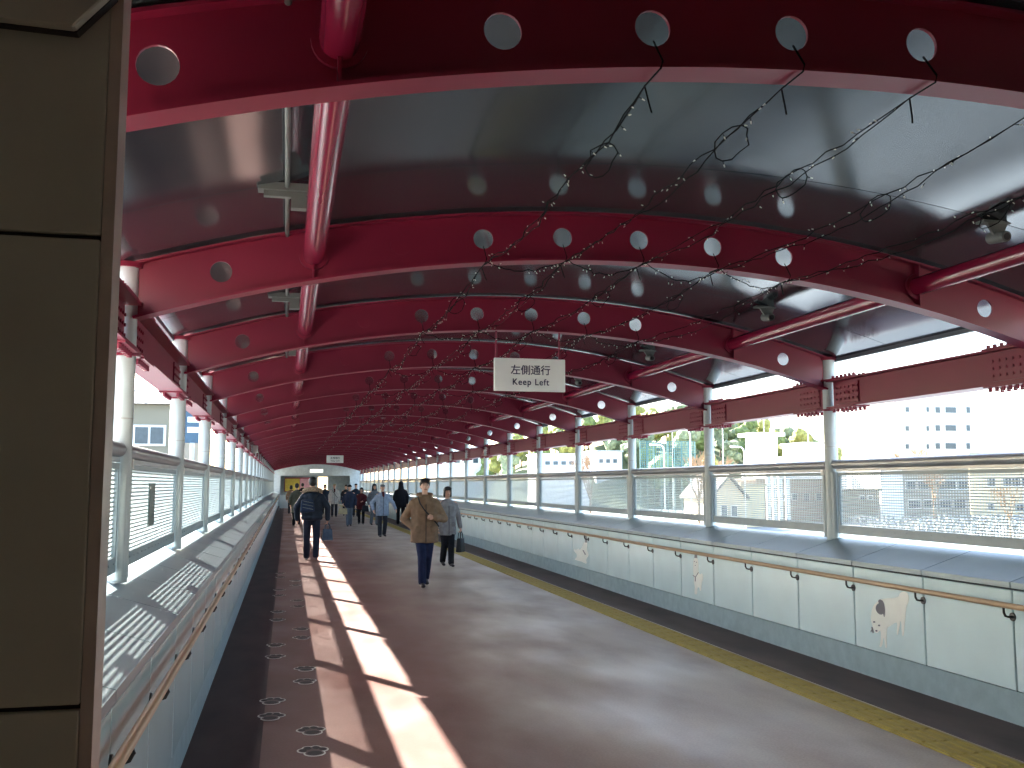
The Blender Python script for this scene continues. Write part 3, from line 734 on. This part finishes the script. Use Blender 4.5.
# street lamps, poles, sports fence
for j, (q, t) in enumerate(((664, 445), (744, 447), (690, 430))):
    a = on_y(q, t, 100); h = a[2]-GZ
    o = tag(empty('street_lamp', (a[0], 100, GZ)), 'white curved street lamp beyond the right rail, %s from the left' % ORD[[1, 3, 2][j]], 'street lamp', 'street lamps in the yard')
    bm = bmesh.new(); tube(bm, (0, 0, 0), (0, 0, h-.5), .09, n=8); simple('pole', bm, M_WHITE, o, smooth=True)
    bm = bmesh.new(); path_tube(bm, [(0, 0, h-.6), (-.1, 0, h-.2), (-.4, 0, h), (-.9, 0, h+.05)], .08, 6); simple('arm', bm, M_WHITE, o, smooth=True)
    simple('head', boxes((-1.6, -.8, -.15, .15, h-.05, h+.12)), M_WHITE, o)
a = on_y(640, 441, 165); b = on_y(695, 455, 165)
o = tag(empty('sports_fence', (a[0], 165, GZ)), 'tall teal net fence in front of the wooded hill', 'fence')
M_TEAL = mat('teal_net', srgb(70, 110, 112), .7)
wd = b[0]-a[0]; hh = a[2]-GZ
for i in range(9):
    bm = bmesh.new(); tube(bm, (wd*i/8, 0, 0), (wd*i/8, 0, hh), .1, n=6); simple('fence_post', bm, M_TEAL, o)
bm = bmesh.new()
for i in range(16): box(bm, 0, wd, -.02, .02, hh*.5+hh*.5*i/15-.05, hh*.5+hh*.5*i/15+.05)
for i in range(28): box(bm, wd*i/27-.05, wd*i/27+.05, -.02, .02, hh*.5, hh)
n_ = simple('net', bm, M_TEAL, o); n_['kind'] = 'stuff'
for j, (q, t) in enumerate(((722, 405), (763, 400), (807, 398), (672, 415))):
    a = on_y(q, t, 175); h = a[2]-GZ
    o = tag(empty('net_pole', (a[0], 175, GZ)), 'tall slim pale pole before the wooded hill, %s from the left' % ORD[[2, 3, 4, 1][j]], 'pole', 'tall poles before the hill')
    bm = bmesh.new(); tube(bm, (0, 0, 0), (0, 0, h), .13, .08, n=8); simple('shaft', bm, M_GREY, o, smooth=True)
    simple('crossarm', boxes((-.7, .7, -.06, .06, h-.6, h-.45)), M_GREY, o)

# hill and trees
M_HILL = mat('hill_grass', srgb(84, 96, 66), .9, var=.3, scale=.1)
bm = bmesh.new(); G = 26; vg = {}
def hill_z(x, y):
    u = (x-98)/52; v = (y-250)/50; e = max(0, 1-u*u-v*v); return GZ-.5+17*e**.7+ (1.2*math.sin(x*.21)*math.cos(y*.17) if e > 0 else 0)
for i in range(G+1):
    for j in range(G+1):
        x = 44+108*i/G; y = 198+104*j/G; vg[i, j] = bm.verts.new((x, y, hill_z(x, y)))
for i in range(G):
    for j in range(G): bm.faces.new((vg[i, j], vg[i+1, j], vg[i+1, j+1], vg[i, j+1]))
tag(simple('hill', bm, M_HILL, smooth=True), 'grassy mound under the trees beyond the yard', 'hill', kind='structure')
def crown_mesh(seed, kind):
    rnd = random.Random(seed); bm = bmesh.new()
    for i in range(16):
        a = rnd.uniform(0, 6.28); rr = rnd.uniform(0, 1.9); z = rnd.uniform(3.2, 8.2); rr *= (1-.5*abs((z-5)/4))
        g = bmesh.ops.create_icosphere(bm, subdivisions=2, radius=rnd.uniform(.9, 1.6))
        c = Vector((rr*math.cos(a), rr*math.sin(a), z))
        for v in g['verts']: v.co = v.co*rnd.uniform(.8, 1.2)+c
    return mesh_from(bm, 'crown', [mat('leaf_dark', srgb(96, 112, 66), .8, var=.4, scale=1.5), mat('leaf_olive', srgb(140, 140, 78), .8, var=.4, scale=1.5), mat('leaf_grey', srgb(118, 128, 100), .8, var=.4, scale=1.5)][kind])
bm = bmesh.new(); tube(bm, (0, 0, -.6), (0, 0, 5), .25, .1, n=7); me_trunk = mesh_from(bm, 'trunk', mat('bark', srgb(96, 80, 66), .9))
crowns = [crown_mesh(i, i % 3) for i in range(6)]
KINDS = ['dark green', 'olive yellow', 'grey green']
rnd = random.Random(5)
TREES = []
for i in range(120):
    for _ in range(60):
        x = rnd.uniform(52, 146); y = rnd.uniform(200, 264)
        if all((x-q[0])**2+(y-q[1])**2 > 5.6**2 for q in TREES) and (x > 78 or y > 232): break
    else: continue
    TREES.append((x, y))
    o = tag(empty('hill_tree', (x, y, hill_z(x, y)), (0, 0, rnd.uniform(0, 6))), 'bushy %s tree in the wood on the hill' % KINDS[(i % 6) % 3], 'tree', KINDS[(i % 6) % 3]+' trees on the wooded hill')
    sc = rnd.uniform(.85, 1.2); o.scale = (sc, sc, sc)
    obj('crown', crowns[i % 6], o); obj('trunk', me_trunk, o)
def bare_tree(seed, H, name='branches'):
    rnd = random.Random(seed); bm = bmesh.new()
    def grow(p, d, L, r, dep):
        q = p+d*L; tube(bm, p, q, r, r*.7, n=5 if dep < 2 else 3, caps=False)
        if dep < 4:
            for i in range(3 if dep else 5):
                nd = (d+Vector((rnd.uniform(-.8, .8), rnd.uniform(-.8, .8), rnd.uniform(-.1, .6)))).normalized(); grow(q, nd, L*.68, r*.62, dep+1)
    grow(Vector((0, 0, 0)), Vector((0, 0, 1)), H*.32, H*.018, 0)
    return bm
M_BARE = mat('bare_bark', srgb(150, 124, 96), .9)
for j, (q, yb, Yd, H, lb) in enumerate(((698, 462, 104, 11, 'brown bare tree beside the gabled house'), (712, 462, 150, 13, 'pale bare tree left of the white tower'), (934, 505, 118, 9, 'dark bare tree in front of the grey brown building'),
        (590, 466, 120, 11, 'brown bare tree beyond the middle of the right rail'), (1010, 520, 80, 6.5, 'small bare tree near the right edge behind the mesh'), (915, 455, 160, 15, 'tall bare tree before the cream apartment block'))):
    a = on_y(q, yb, Yd); o = tag(empty('bare_tree', (a[0], Yd, GZ)), lb, 'tree')
    bm = bare_tree(j, H); simple('branches', bm, M_BARE, o)

# bicycles parked in the yard: too many and too small to count
M_BIKE = mat('bike_frames', srgb(120, 130, 136), .4, .4, var=.6, scale=.7)
bm = bmesh.new(); rnd = random.Random(11)
for row in range(11):
    yy = 86+row*3.4
    x = 62.0+row*1.2
    while x < 118+row*2:
        x += rnd.uniform(.7, 1.5); 
        if rnd.random() < .12: x += 3
        a = rnd.uniform(.9, 1.4)
        for wx in (0, 1.05):
            c = Vector((x+wx*.5, yy+wx*a, GZ+.34)); prev = None
            for k in range(9):
                t = 2*math.pi*k/8; p_ = c+Vector((.15*math.cos(t), .3*math.cos(t), .33*math.sin(t)))
                if prev: tube(bm, prev, p_, .03, n=3, caps=False)
                prev = p_
        A = Vector((x, yy, GZ+.34)); B = Vector((x+.52, yy+1.05*a, GZ+.34)); C_ = A.lerp(B, .35)+Vector((0, 0, .55)); D = A.lerp(B, .85)+Vector((0, 0, .65))
        for p_, q_ in ((A, C_), (C_, D), (D, B), (C_, A.lerp(B, .5)), (A.lerp(B, .5), D)): tube(bm, p_, q_, .035, n=3, caps=False)
        box(bm, D[0]-.15, D[0]+.15, D[1]-.12, D[1]+.12, D[2]-.05, D[2]+.2)
tag(simple('parked_bicycles', bm, M_BIKE), 'dense rows of parked bicycles in the yard below the right screens', 'bicycles', kind='stuff')

# left side: building and blue sign
YB = 46
xr_ = on_y(170, 420, YB)[0]; zw1 = on_y(150, 404, YB)[2]-GZ; zg1 = on_y(150, 425, YB)[2]-GZ; zg0 = on_y(150, 446, YB)[2]-GZ; zr = on_y(150, 384, YB)[2]-GZ
r = tag(empty('roadside_building', (xr_, YB, GZ)), 'beige building with dark roof and a row of windows seen past the left posts', 'building')
simple('wall', boxes((-12, 0, 0, 16, 0, zw1)), mat('roadside_wall', srgb(138, 130, 112), .8, var=.05, scale=.4), r)
bm = bmesh.new(); prism(bm, [(-.4, zw1), (16.4, zw1), (12, zr), (3, zr)], 'x', -12.3, .3); simple('roof', bm, mat('roadside_roof', srgb(70, 80, 92), .7), r)
bm = bmesh.new()
for i in range(13): tube(bm, (-12+i, -.35, zw1), (-12+i, -.35, zw1+.55), .03, n=5)
tube(bm, (-12, -.35, zw1+.55), (0, -.35, zw1+.55), .04, n=5)
simple('roof_railing', bm, M_WHITE, r)
for i in range(6):
    f = simple('window', boxes((-1.75*i-1.55, -1.75*i-.15, -.08, 0, zg0, zg1)), M_WHITE, r)
    for x_ in (-1.45, -.8): simple('pane', boxes((-1.75*i+x_, -1.75*i+x_+.55, -.11, -.08, zg0+.1, zg1-.1)), mat('far_glass', srgb(70, 82, 92), .15), f)
a = on_y(193, 420, 40)
o = tag(empty('blue_sign', (a[0], 40, GZ)), 'dark blue board sign with white marks seen past the left posts', 'sign')
h = a[2]-GZ
simple('board', boxes((-.42, .42, -.06, .06, h-.9, h+.9)), mat('sign_blue', srgb(60, 88, 108), .5), o)
for i in range(3): simple('mark', boxes((-.2, .3, -.075, -.061, h+.3-.4*i, h+.52-.4*i)), M_WHITE, o)
bm = bmesh.new(); tube(bm, (0, 0, 0), (0, 0, h-.9), .09, n=10); simple('pole', bm, M_GREY, o, smooth=True)

# ------------------------------------------------------------------ people
PEND = []
_sph = bmesh.new(); bmesh.ops.create_icosphere(_sph, subdivisions=2, radius=1.0); SPH = [v.co.copy() for v in _sph.verts]; _sph.free()
def hull(bm, balls):
    t = bmesh.new()
    for c, r in balls:
        r = (r, r, r) if not isinstance(r, tuple) else r
        for p_ in SPH: t.verts.new((c[0]+p_[0]*r[0], c[1]+p_[1]*r[1], c[2]+p_[2]*r[2]))
    g = bmesh.ops.convex_hull(t, input=t.verts[:])
    bmesh.ops.delete(t, geom=[v for v in t.verts if not v.link_faces], context='VERTS')
    mp = {v: bm.verts.new(v.co) for v in t.verts}
    for f in t.faces: bm.faces.new([mp[v] for v in f.verts])
    t.free()
def chain(bm, balls):
    for a_, b_ in zip(balls[:-1], balls[1:]): hull(bm, [a_, b_])
def soft(name, bm, material, parent, voxel, it=4):
    me = bpy.data.meshes.new(name); bm.to_mesh(me); bm.free(); me.materials.append(material)
    o = obj(name, me, parent)
    r_ = o.modifiers.new('r', 'REMESH'); r_.mode = 'VOXEL'; r_.voxel_size = voxel; r_.use_smooth_shade = True
    s_ = o.modifiers.new('s', 'SMOOTH'); s_.iterations = it; s_.factor = .5
    PEND.append(o); return o
def cloth(name, col, rough=.85, var=.18, scale=14): return mat('cloth_'+name, srgb(*col), rough, var=var, scale=scale, bump=.25, bscale=30, spec=.2)
M_SKIN = mat('skin', srgb(214, 168, 140), .55, var=.05, scale=8); M_HAIR = mat('hair_black', srgb(26, 22, 22), .45, var=.3, scale=30)
M_EYE = mat('eye_dark', srgb(30, 22, 20), .3); M_LIP = mat('lip', srgb(160, 90, 84), .5); M_SHOE = mat('shoe_dark', srgb(36, 32, 32), .45); M_SHOEL = mat('shoe_light', srgb(150, 148, 144), .5)
def hand(bm, w, d, n, ts, fist=0):
    w = Vector(w); d = Vector(d).normalized(); n = Vector(n); n = (n-d*n.dot(d)).normalized(); t = d.cross(n)*ts
    hull(bm, [(w, .024), (w+d*.03, .028), (w+d*.085+t*.03, .014), (w+d*.082-t*.032, .013)])
    for i, L in enumerate((.072, .08, .074, .058)):
        b_ = w+d*.088+t*(.031-.0205*i)
        a1, a2 = (.35, .9) if not fist else (1.0, 2.2)
        m1 = b_+(d*math.cos(a1)+n*math.sin(a1))*L*.5; m2 = m1+(d*math.cos(a2)+n*math.sin(a2))*L*.5
        chain(bm, [(b_, .0095), (m1, .0088), (m2, .0072)])
    b_ = w+d*.028+t*.026; m1 = b_+(d*.62+t*.7+n*.2).normalized()*.04; m2 = m1+(d*.9+t*.1+n*.45).normalized()*.032
    chain(bm, [(b_, .013), (m1, .011), (m2, .0085)])
def person(foot_px, H, rot, label, coat, coat_m, trouser_m, hem=.78, armL=None, armR=None, stride=.12, front='L', narrow=.0, hair='short', hair_m=None,
           shoe_m=None, puffer=False, bulk=1.0, fine=True, scarf=None, collar=True, face=True, extras=None, glove=None, lean=0.0):
    loc = on_z(foot_px[0], foot_px[1], 0)
    k = H/1.75
    root = tag(empty('person', (loc[0], loc[1], .005), (0, 0, rot)), label, 'person', 'people walking on the footbridge'); root.scale = (k, k, k)
    vb = .009 if fine else .012; vc = .013 if fine else .018
    hx = .095-narrow
    arms = {1: armL or ((.27, .05, 1.14), (.26, -.06, .90)), -1: armR or ((-.27, .05, 1.14), (-.26, -.06, .90))}
    fl = {'L': 1, 'R': -1}[front]
    legs = {}
    for s in (1, -1):
        if s == fl: legs[s] = [Vector((s*.09, 0, .90)), Vector((s*(hx+.005), -stride*.75, .49)), Vector((s*hx, -stride, .085))]
        else: legs[s] = [Vector((s*.09, 0, .90)), Vector((s*(hx+.005), stride*.05-.04, .485)), Vector((s*hx, stride*1.15, .085+stride*.25))]
    # body ------------------------------------------------
    b_ = bmesh.new()
    chain(b_, [((0, .01, .92), (.13, .09, .09)), ((0, .0, 1.08), (.12, .085, .06)), ((0, .0, 1.28), (.14, .09, .08)), ((0, .01, 1.41), (.11, .07, .05)), ((0, .012, 1.49), .052), ((0, .0, 1.56), .05)])
    hull(b_, [((0, .008, 1.655), (.074, .09, .092)), ((0, -.03, 1.578), (.05, .055, .045))])
    hull(b_, [((0, -.088, 1.655), (.010, .010, .012)), ((0, -.098, 1.622), (.016, .016, .012))])
    for s in (1, -1):
        hull(b_, [((s*.077, .015, 1.645), (.010, .018, .026)), ((s*.075, .012, 1.625), (.008, .012, .02))])
        e, w = Vector(arms[s][0]), Vector(arms[s][1])
        chain(b_, [((s*.12, .01, 1.40), .05), ((s*.175, .01, 1.40), .05), (e, .036), (w, .026)])
        dd = (w-e).normalized()
        L_ = legs[s]
        chain(b_, [(L_[0], .07), (L_[1], .045), (L_[2], .035)])
        chain(b_, [(L_[2], .03), (L_[2]+Vector((0, -.05, -.045)), (.02, .04, .015))])
        opt = (extras or {}).get('hand%d' % s, {})
        hd = opt.get('d', dd); hn = opt.get('n', (-s, 0, 0) if abs(dd.z) > .6 else (0, .3, -1))
        hand(b_, w+dd*.012, hd, hn, opt.get('t', 1 if s < 0 else -1)*(1), opt.get('fist', 0))
    soft('body', b_, M_SKIN, root, vb, 3)
    if face:
        for s in (1, -1):
            t_ = bmesh.new(); hull(t_, [((s*.031, -.083, 1.662), (.012, .006, .006))]); simple('eye', t_, M_EYE, root)
            t_ = bmesh.new(); hull(t_, [((s*.045, -.078, 1.685), .005), ((s*.018, -.087, 1.688), .005)]); simple('eyebrow', t_, M_HAIR, root)
        t_ = bmesh.new(); hull(t_, [((.018, -.083, 1.588), .006), ((-.018, -.083, 1.588), .006)]); simple('mouth', t_, M_LIP, root)
    # trousers ---------------------------------------------
    t_ = bmesh.new(); hull(t_, [((0, .01, .96), (.155, .11, .06)), ((0, .01, .88), (.16, .115, .06))])
    for s in (1, -1):
        L_ = legs[s]; chain(t_, [((L_[0][0], .005, .89), (.094, .112, .07)), (L_[1]+Vector((0, .01, 0)), (.076, .082, .06)), (L_[2]+Vector((0, .012, -.012)), (.068, .078, .045))])
    soft('trousers', t_, trouser_m, root, vc, 4)
    for s in (1, -1):
        a_ = legs[s][2]; z_ = a_.z-.085; t_ = bmesh.new()
        tip = .12*stride if s != fl else 0
        hull(t_, [((a_.x, a_.y+.03, .035+z_), (.036, .035, .033)), ((a_.x, a_.y-.02, .05+z_), (.036, .05, .045))])
        hull(t_, [((a_.x, a_.y-.02, .045+z_), (.038, .05, .04)), ((a_.x*1.1, a_.y-.13, .028+z_*.3), (.042, .05, .026))])
        soft('shoe', t_, shoe_m or M_SHOE, root, .009, 2)
    # coat -------------------------------------------------
    c_ = bmesh.new(); q = bulk
    rings = [(hem, .205, .15), (.95, .20, .148), (1.08, .19, .138), (1.22, .20, .142), (1.34, .205, .135), (1.42, .165, .105), (1.475, .09, .085)]
    if puffer:
        zz = hem; rings = []
        i = 0
        while zz < 1.38:
            f_ = 1.0 if i % 2 else .93; rings.append((zz, .215*f_, .16*f_)); zz += .045; i += 1
        rings += [(1.42, .17, .11), (1.475, .1, .09)]
    chain(c_, [((0, .005, z), (rx*q, ry*q, .02 if i < 4 or puffer else .03)) for i, (z, rx, ry) in enumerate(rings)])
    for s in (1, -1):
        e, w = Vector(arms[s][0]), Vector(arms[s][1])
        chain(c_, [((s*.11, .01, 1.385), .068*q), ((s*.178, .01, 1.355), .07*q), (e, .06*q), (w, .05*q)])
    if collar:
        chain(c_, [((0, .01, 1.46), (.082, .08, .03)), ((0, .018, 1.495), (.07, .07, .016))])
    soft('coat', c_, coat_m, root, vc, 4)
    # coat details: front opening, pockets
    if face:
        d_ = bmesh.new()
        pts = [(hem+.01, -.15*q-.012), (.95, -.148*q-.010), (1.08, -.138*q-.009), (1.22, -.142*q-.009), (1.34, -.135*q-.008)]
        for (z1, y1), (z2, y2) in zip(pts[:-1], pts[1:]): hull(d_, [((.0, y1+.006, z1), (.006, .006, .006)), ((.0, y2+.006, z2), (.006, .006, .006))])
        simple('placket', d_, mat('placket_dark', srgb(40, 36, 34), .7), root)
        for s in (1, -1):
            d_ = bmesh.new(); hull(d_, [((s*.10*q, -.128*q, .985), (.045, .012, .012)), ((s*.115*q, -.126*q, .90), (.05, .012, .02))])
            simple('pocket', d_, coat_m, root)
    if scarf:
        d_ = bmesh.new(); hull(d_, [((0, -.06, 1.50), (.05, .04, .02)), ((0, -.115, 1.36), (.05, .03, .04))]); hull(d_, [((0, -.115, 1.36), (.05, .03, .04)), ((0, -.14, 1.18), (.012, .015, .01))]); soft('scarf', d_, scarf, root, .012, 2)
    # hair / headwear ---------------------------------------
    hm = hair_m or M_HAIR; d_ = bmesh.new()
    if hair in ('short', 'bob'):
        hull(d_, [((0, .028, 1.69), (.091, .093, .092)), ((0, .045, 1.635), (.082, .068, .065))])
        hull(d_, [((-.048, -.055, 1.728), (.034, .038, .032)), ((.048, -.055, 1.728), (.034, .038, .032)), ((0, .0, 1.755), (.055, .055, .026))])
        for s in (1, -1): hull(d_, [((s*.072, .0, 1.70), (.014, .04, .03)), ((s*.076, .01, 1.66), (.010, .022, .03))])
        if hair == 'bob':
            for s in (1, -1): hull(d_, [((s*.07, .0, 1.69), (.022, .06, .04)), ((s*.078, .005, 1.575), (.02, .05, .04))])
            hull(d_, [((0, .06, 1.66), (.08, .05, .06)), ((0, .06, 1.57), (.085, .045, .05))])
            hull(d_, [((-.05, -.072, 1.715), (.03, .022, .026)), ((.05, -.072, 1.715), (.03, .022, .026))])
        soft('hair', d_, hm, root, .009, 3)
    elif hair == 'hat':
        hull(d_, [((0, .01, 1.70), (.09, .10, .035)), ((0, .01, 1.745), (.078, .086, .04))]); hull(d_, [((0, .0, 1.692), (.115, .135, .012))])
        soft('hat', d_, hm, root, .009, 2)
        d_ = bmesh.new(); hull(d_, [((0, .045, 1.655), (.08, .06, .06)), ((0, .05, 1.60), (.075, .045, .05))]); soft('hair', d_, M_HAIR, root, .012, 2)
    elif hair == 'cap':
        hull(d_, [((0, .01, 1.705), (.086, .098, .03)), ((0, .015, 1.735), (.075, .085, .035))]); hull(d_, [((0, -.06, 1.695), (.065, .05, .010)), ((0, -.12, 1.688), (.05, .03, .007))])
        soft('cap', d_, hm, root, .009, 2)
        d_ = bmesh.new(); hull(d_, [((0, .05, 1.66), (.08, .05, .04)), ((0, .055, 1.62), (.072, .04, .04))]); soft('hair', d_, mat('hair_grey', srgb(120, 116, 110), .6), root, .012, 2)
    elif hair == 'hood':
        hull(d_, [((0, .03, 1.70), (.098, .10, .085)), ((0, .045, 1.60), (.105, .085, .07))]); hull(d_, [((0, .045, 1.60), (.105, .085, .07)), ((0, .03, 1.47), (.13, .09, .05))])
        soft('hood', d_, hm, root, .012, 3)
    return root
def W(root, p_):            # local point of a person -> world
    k = root.scale[0]; c, s = math.cos(root.rotation_euler[2]), math.sin(root.rotation_euler[2])
    x, y, z = p_[0]*k, p_[1]*k, p_[2]*k
    return Vector((root.location[0]+c*x-s*y, root.location[1]+s*x+c*y, root.location[2]+z))
def held_bag(name, label, cat, top, w, d, h, m_, rot=0, drop=.18, hm=None):
    o = tag(empty(name, (top[0], top[1], top[2]-drop-h), (0, 0, rot)), label, cat)
    bm = bmesh.new(); hull(bm, [((-w*.42, 0, h*.10), (.02, d*.5, .02)), ((w*.42, 0, h*.10), (.02, d*.5, .02)), ((-w*.36, 0, h*.95), (.015, d*.35, .015)), ((w*.36, 0, h*.95), (.015, d*.35, .015))])
    simple('bag_body', bm, m_, o, smooth=True)
    for s in (-1, 1):
        bm = bmesh.new(); path_tube(bm, [(-w*.25, s*d*.25, h*.9), (-w*.2, s*d*.2, h+drop*.6), (-.02, s*.012, h+drop), (.02, s*.012, h+drop), (w*.2, s*d*.2, h+drop*.6), (w*.25, s*d*.25, h*.9)], .008, 6)
        simple('handle', bm, hm or m_, o, smooth=True)
    return o
def strap(root, pts, m_, name='strap', r=.012):
    bm = bmesh.new(); path_tube(bm, pts, r, 6); return simple(name, bm, m_, root, smooth=True)
C_BROWN = cloth('brown', (134, 108, 84)); C_NAVY = cloth('navy', (38, 44, 70)); C_GREY = cloth('grey', (140, 136, 134)); C_BLACK = cloth('black', (30, 30, 34))
C_DKBLUE = cloth('darkblue', (40, 50, 64)); C_LBLUE = cloth('lightblue', (150, 162, 178)); C_CHAR = cloth('charcoal', (52, 54, 60)); C_RED = cloth('maroon', (84, 36, 40))
C_WHITE = cloth('offwhite', (196, 190, 182)); C_OLIVE = cloth('olive', (78, 78, 66)); C_MID = cloth('midgrey', (104, 110, 116)); C_FUR = cloth('fur', (150, 130, 108), var=.5, scale=40); C_TAN = cloth('tan', (178, 164, 128))

p1 = person((424, 586.5), 1.77, 0.0, 'man in a brown hooded jacket and navy trousers walking towards the camera', 'brown', C_BROWN, C_NAVY, hem=.72, bulk=1.18, narrow=.045, stride=.17, front='R',
     armL=((.33, .02, 1.10), (.14, -.225, 1.13)), armR=((-.33, .12, 1.10), (-.17, -.03, .95)), extras={'hand-1': {'d': (.5, .1, -.8), 'n': (1, 0, 0)}, 'hand1': {'d': (-1, -.1, .25), 'n': (0, .6, -.6), 't': 1, 'fist': 1}})
strap(p1, [(-.13, -.10, 1.47), (-.10, -.165, 1.36), (-.02, -.185, 1.24), (.08, -.185, 1.14), (.16, -.18, 1.05), (.22, -.12, .98)], M_BLACK)
bm = bmesh.new(); chain(bm, [((-.11, .02, 1.50), .035), ((-.06, .10, 1.49), .05), ((.06, .10, 1.49), .05), ((.11, .02, 1.50), .035), ((.07, -.08, 1.455), .03)]); hull(bm, [((-.11, .02, 1.5), .035), ((-.07, -.08, 1.455), .03)])
soft('hood', bm, C_BROWN, p1, .012, 3)
p2 = person((447, 566.5), 1.62, 0.1, 'woman in a grey tweed coat and black trousers carrying a black bag', 'grey', C_GREY, C_BLACK, hem=.70, hair='bob', stride=.12, front='L', narrow=.03, bulk=1.02,
     armL=((.27, .06, 1.12), (.30, .0, .87)), armR=((-.27, .06, 1.12), (-.25, -.02, .88)), extras={'hand1': {'fist': 1}})
hp = W(p2, (.305, -.015, .77)); held_bag('handbag', 'black handbag hanging from the hand of the woman in grey', 'bag', hp, .26, .12, .30, M_BLACK, rot=1.0, drop=.14)
p3 = person((311, 560.5), 1.83, math.pi, 'man in a dark puffer jacket with fur hood walking away in the sunlight', 'puffer', cloth('puffer', (34, 42, 54), rough=.55), cloth('jeans', (40, 44, 58)), hem=.86, puffer=True, bulk=1.12, stride=.10, front='L',
     shoe_m=M_SHOEL, face=False, armL=((.33, .06, 1.12), (.31, .0, .88)), armR=((-.33, .06, 1.12), (-.33, .0, .88)), extras={'hand-1': {'fist': 1}})
bm = bmesh.new()
ring = [((.17*math.sin(t), .04+.13*math.cos(t), 1.475+.03*math.cos(t)), .052) for t in [2*math.pi*i/14 for i in range(15)]]
chain(bm, ring); soft('fur_trim', bm, C_FUR, p3, .012, 1)
bm = bmesh.new(); hull(bm, [((0, .13, 1.40), (.12, .06, .05)), ((0, .16, 1.28), (.07, .04, .04))]); soft('hood', bm, MATS['cloth_puffer'], p3, .014, 3)
hp = W(p3, (-.335, -.02, .775)); held_bag('shopping_bag', 'slate blue bag hanging from the hand of the man in the puffer jacket', 'bag', hp, .24, .14, .27, cloth('slatebag', (78, 92, 108)), rot=.3, drop=.12)
c = W(p3, (.1, .245, 1.17)); o = tag(empty('shoulder_bag', c, (0, 0, math.pi)), 'navy shoulder bag with pale stripes on the back of the man in the puffer jacket', 'bag')
bm = bmesh.new(); hull(bm, [((-.13, 0, -.10), (.03, .05, .04)), ((.13, 0, -.13), (.03, .05, .04)), ((-.10, 0, .10), (.03, .045, .04)), ((.12, 0, .08), (.03, .045, .04))]); simple('bag_body', bm, cloth('navybag', (44, 56, 76)), o, smooth=True)
for i in range(3):
    bm = bmesh.new(); tube(bm, (-.12, .052, -.09+.07*i), (.11, .052, -.04+.07*i), .007, n=6); simple('stripe', bm, M_FIX, o)
strap(o, [(-.12, .03, .10), (-.24, -.06, .28), (-.21, -.15, .40)], M_BLACK)
p4 = person((382, 537), 1.67, .15, 'older man in a pale blue grey jacket with red scarf and flat cap', 'blue', C_LBLUE, C_CHAR, hem=.72, bulk=1.14, hair='cap', hair_m=C_MID, stride=.08, front='R', scarf=C_RED,
     armL=((.36, .0, 1.14), (.42, -.12, .94)), armR=((-.36, .06, 1.14), (-.33, -.05, .92)))
p5 = person((400.5, 525), 1.78, math.pi, 'person in a long black hooded coat walking away by the right wall', 'black', C_BLACK, C_BLACK, hem=.72, bulk=1.16, hair='hood', hair_m=C_BLACK, stride=.10, fine=False, face=False)
p6 = person((349, 526.5), 1.64, 0.0, 'woman in a navy jacket and dark brimmed hat with grey trousers', 'navy', cloth('navyjacket', (48, 54, 72)), C_MID, hem=.80, hair='hat', hair_m=C_BLACK, stride=.09, front='R', fine=False, narrow=.03,
     armR=((-.28, .03, 1.14), (-.28, -.14, .98)))
hp = W(p6, (-.285, -.2, .90)); held_bag('tote_bag', 'tan tote bag held by the woman in the brimmed hat', 'bag', hp, .40, .14, .24, C_TAN, rot=0, drop=.12)
p7 = person((361, 524.5), 1.53, -.1, 'short person in a dark maroon coat and black trousers beside the hat wearer', 'maroon', C_RED, C_BLACK, hem=.74, hair='bob', stride=.08, fine=False, bulk=1.1,
     armL=((.28, .0, 1.16), (.10, -.19, 1.12)))
hp = W(p7, (.20, -.22, 1.02)); held_bag('shoulder_tote', 'dark tote bag carried in front by the person in maroon', 'bag', hp, .30, .12, .26, C_CHAR, rot=.2, drop=.10)
p8 = person((374, 525.5), 1.68, .2, 'person in a grey jacket and dark hood partly hidden behind the older man', 'grey', C_MID, C_MID, hem=.80, hair='hood', hair_m=C_CHAR, stride=.10, fine=False, bulk=1.08)
p9 = person((334, 517), 1.68, 0.0, 'person in an off white coat with a dark diagonal strap and beige cap', 'white', C_WHITE, C_CHAR, hem=.70, hair='cap', hair_m=C_TAN, stride=.06, fine=False, bulk=1.12, scarf=C_RED)
strap(p9, [(-.13, -.10, 1.45), (-.06, -.17, 1.32), (.06, -.175, 1.16), (.17, -.15, 1.02)], M_BLACK)
p10 = person((296, 526), 1.70, math.pi, 'person in a long olive coat walking away near the left wall', 'olive', C_OLIVE, C_BLACK, hem=.56, hair='short', stride=.10, fine=False, face=False, bulk=1.02)
p11 = person((290.5, 514), 1.60, math.pi, 'person in a brown coat far ahead by the left wall', 'brown', C_BROWN, C_CHAR, hem=.70, hair='bob', stride=.08, fine=False, face=False)
p12 = person((302, 513), 1.72, math.pi, 'person in a black coat far ahead left of the man in the puffer jacket', 'black', C_BLACK, C_BLACK, hem=.70, hair='short', stride=.08, fine=False, face=False)
p13 = person((324.5, 515), 1.66, 0.0, 'person in a dark blue coat at the far end left of the off white coat', 'dkblue', C_DKBLUE, C_BLACK, hem=.70, hair='bob', stride=.08, fine=False)
p14 = person((345.5, 516), 1.64, 0.0, 'person in a charcoal coat behind the woman with the tan tote', 'charcoal', C_CHAR, C_CHAR, hem=.74, hair='short', stride=.08, fine=False)
p15 = person((355.5, 517), 1.70, 0.0, 'person in dark blue jacket and black cap between hat wearer and maroon coat', 'dkblue', C_DKBLUE, C_CHAR, hem=.76, hair='cap', hair_m=C_BLACK, stride=.08, fine=False)

bpy.context.view_layer.update()
dg = bpy.context.evaluated_depsgraph_get()
new = [(o, bpy.data.meshes.new_from_object(o.evaluated_get(dg))) for o in PEND]
for o, me in new:
    o.modifiers.clear(); old = o.data; o.data = me; me.name = o.name; me.shade_smooth()
    bpy.data.meshes.remove(old)
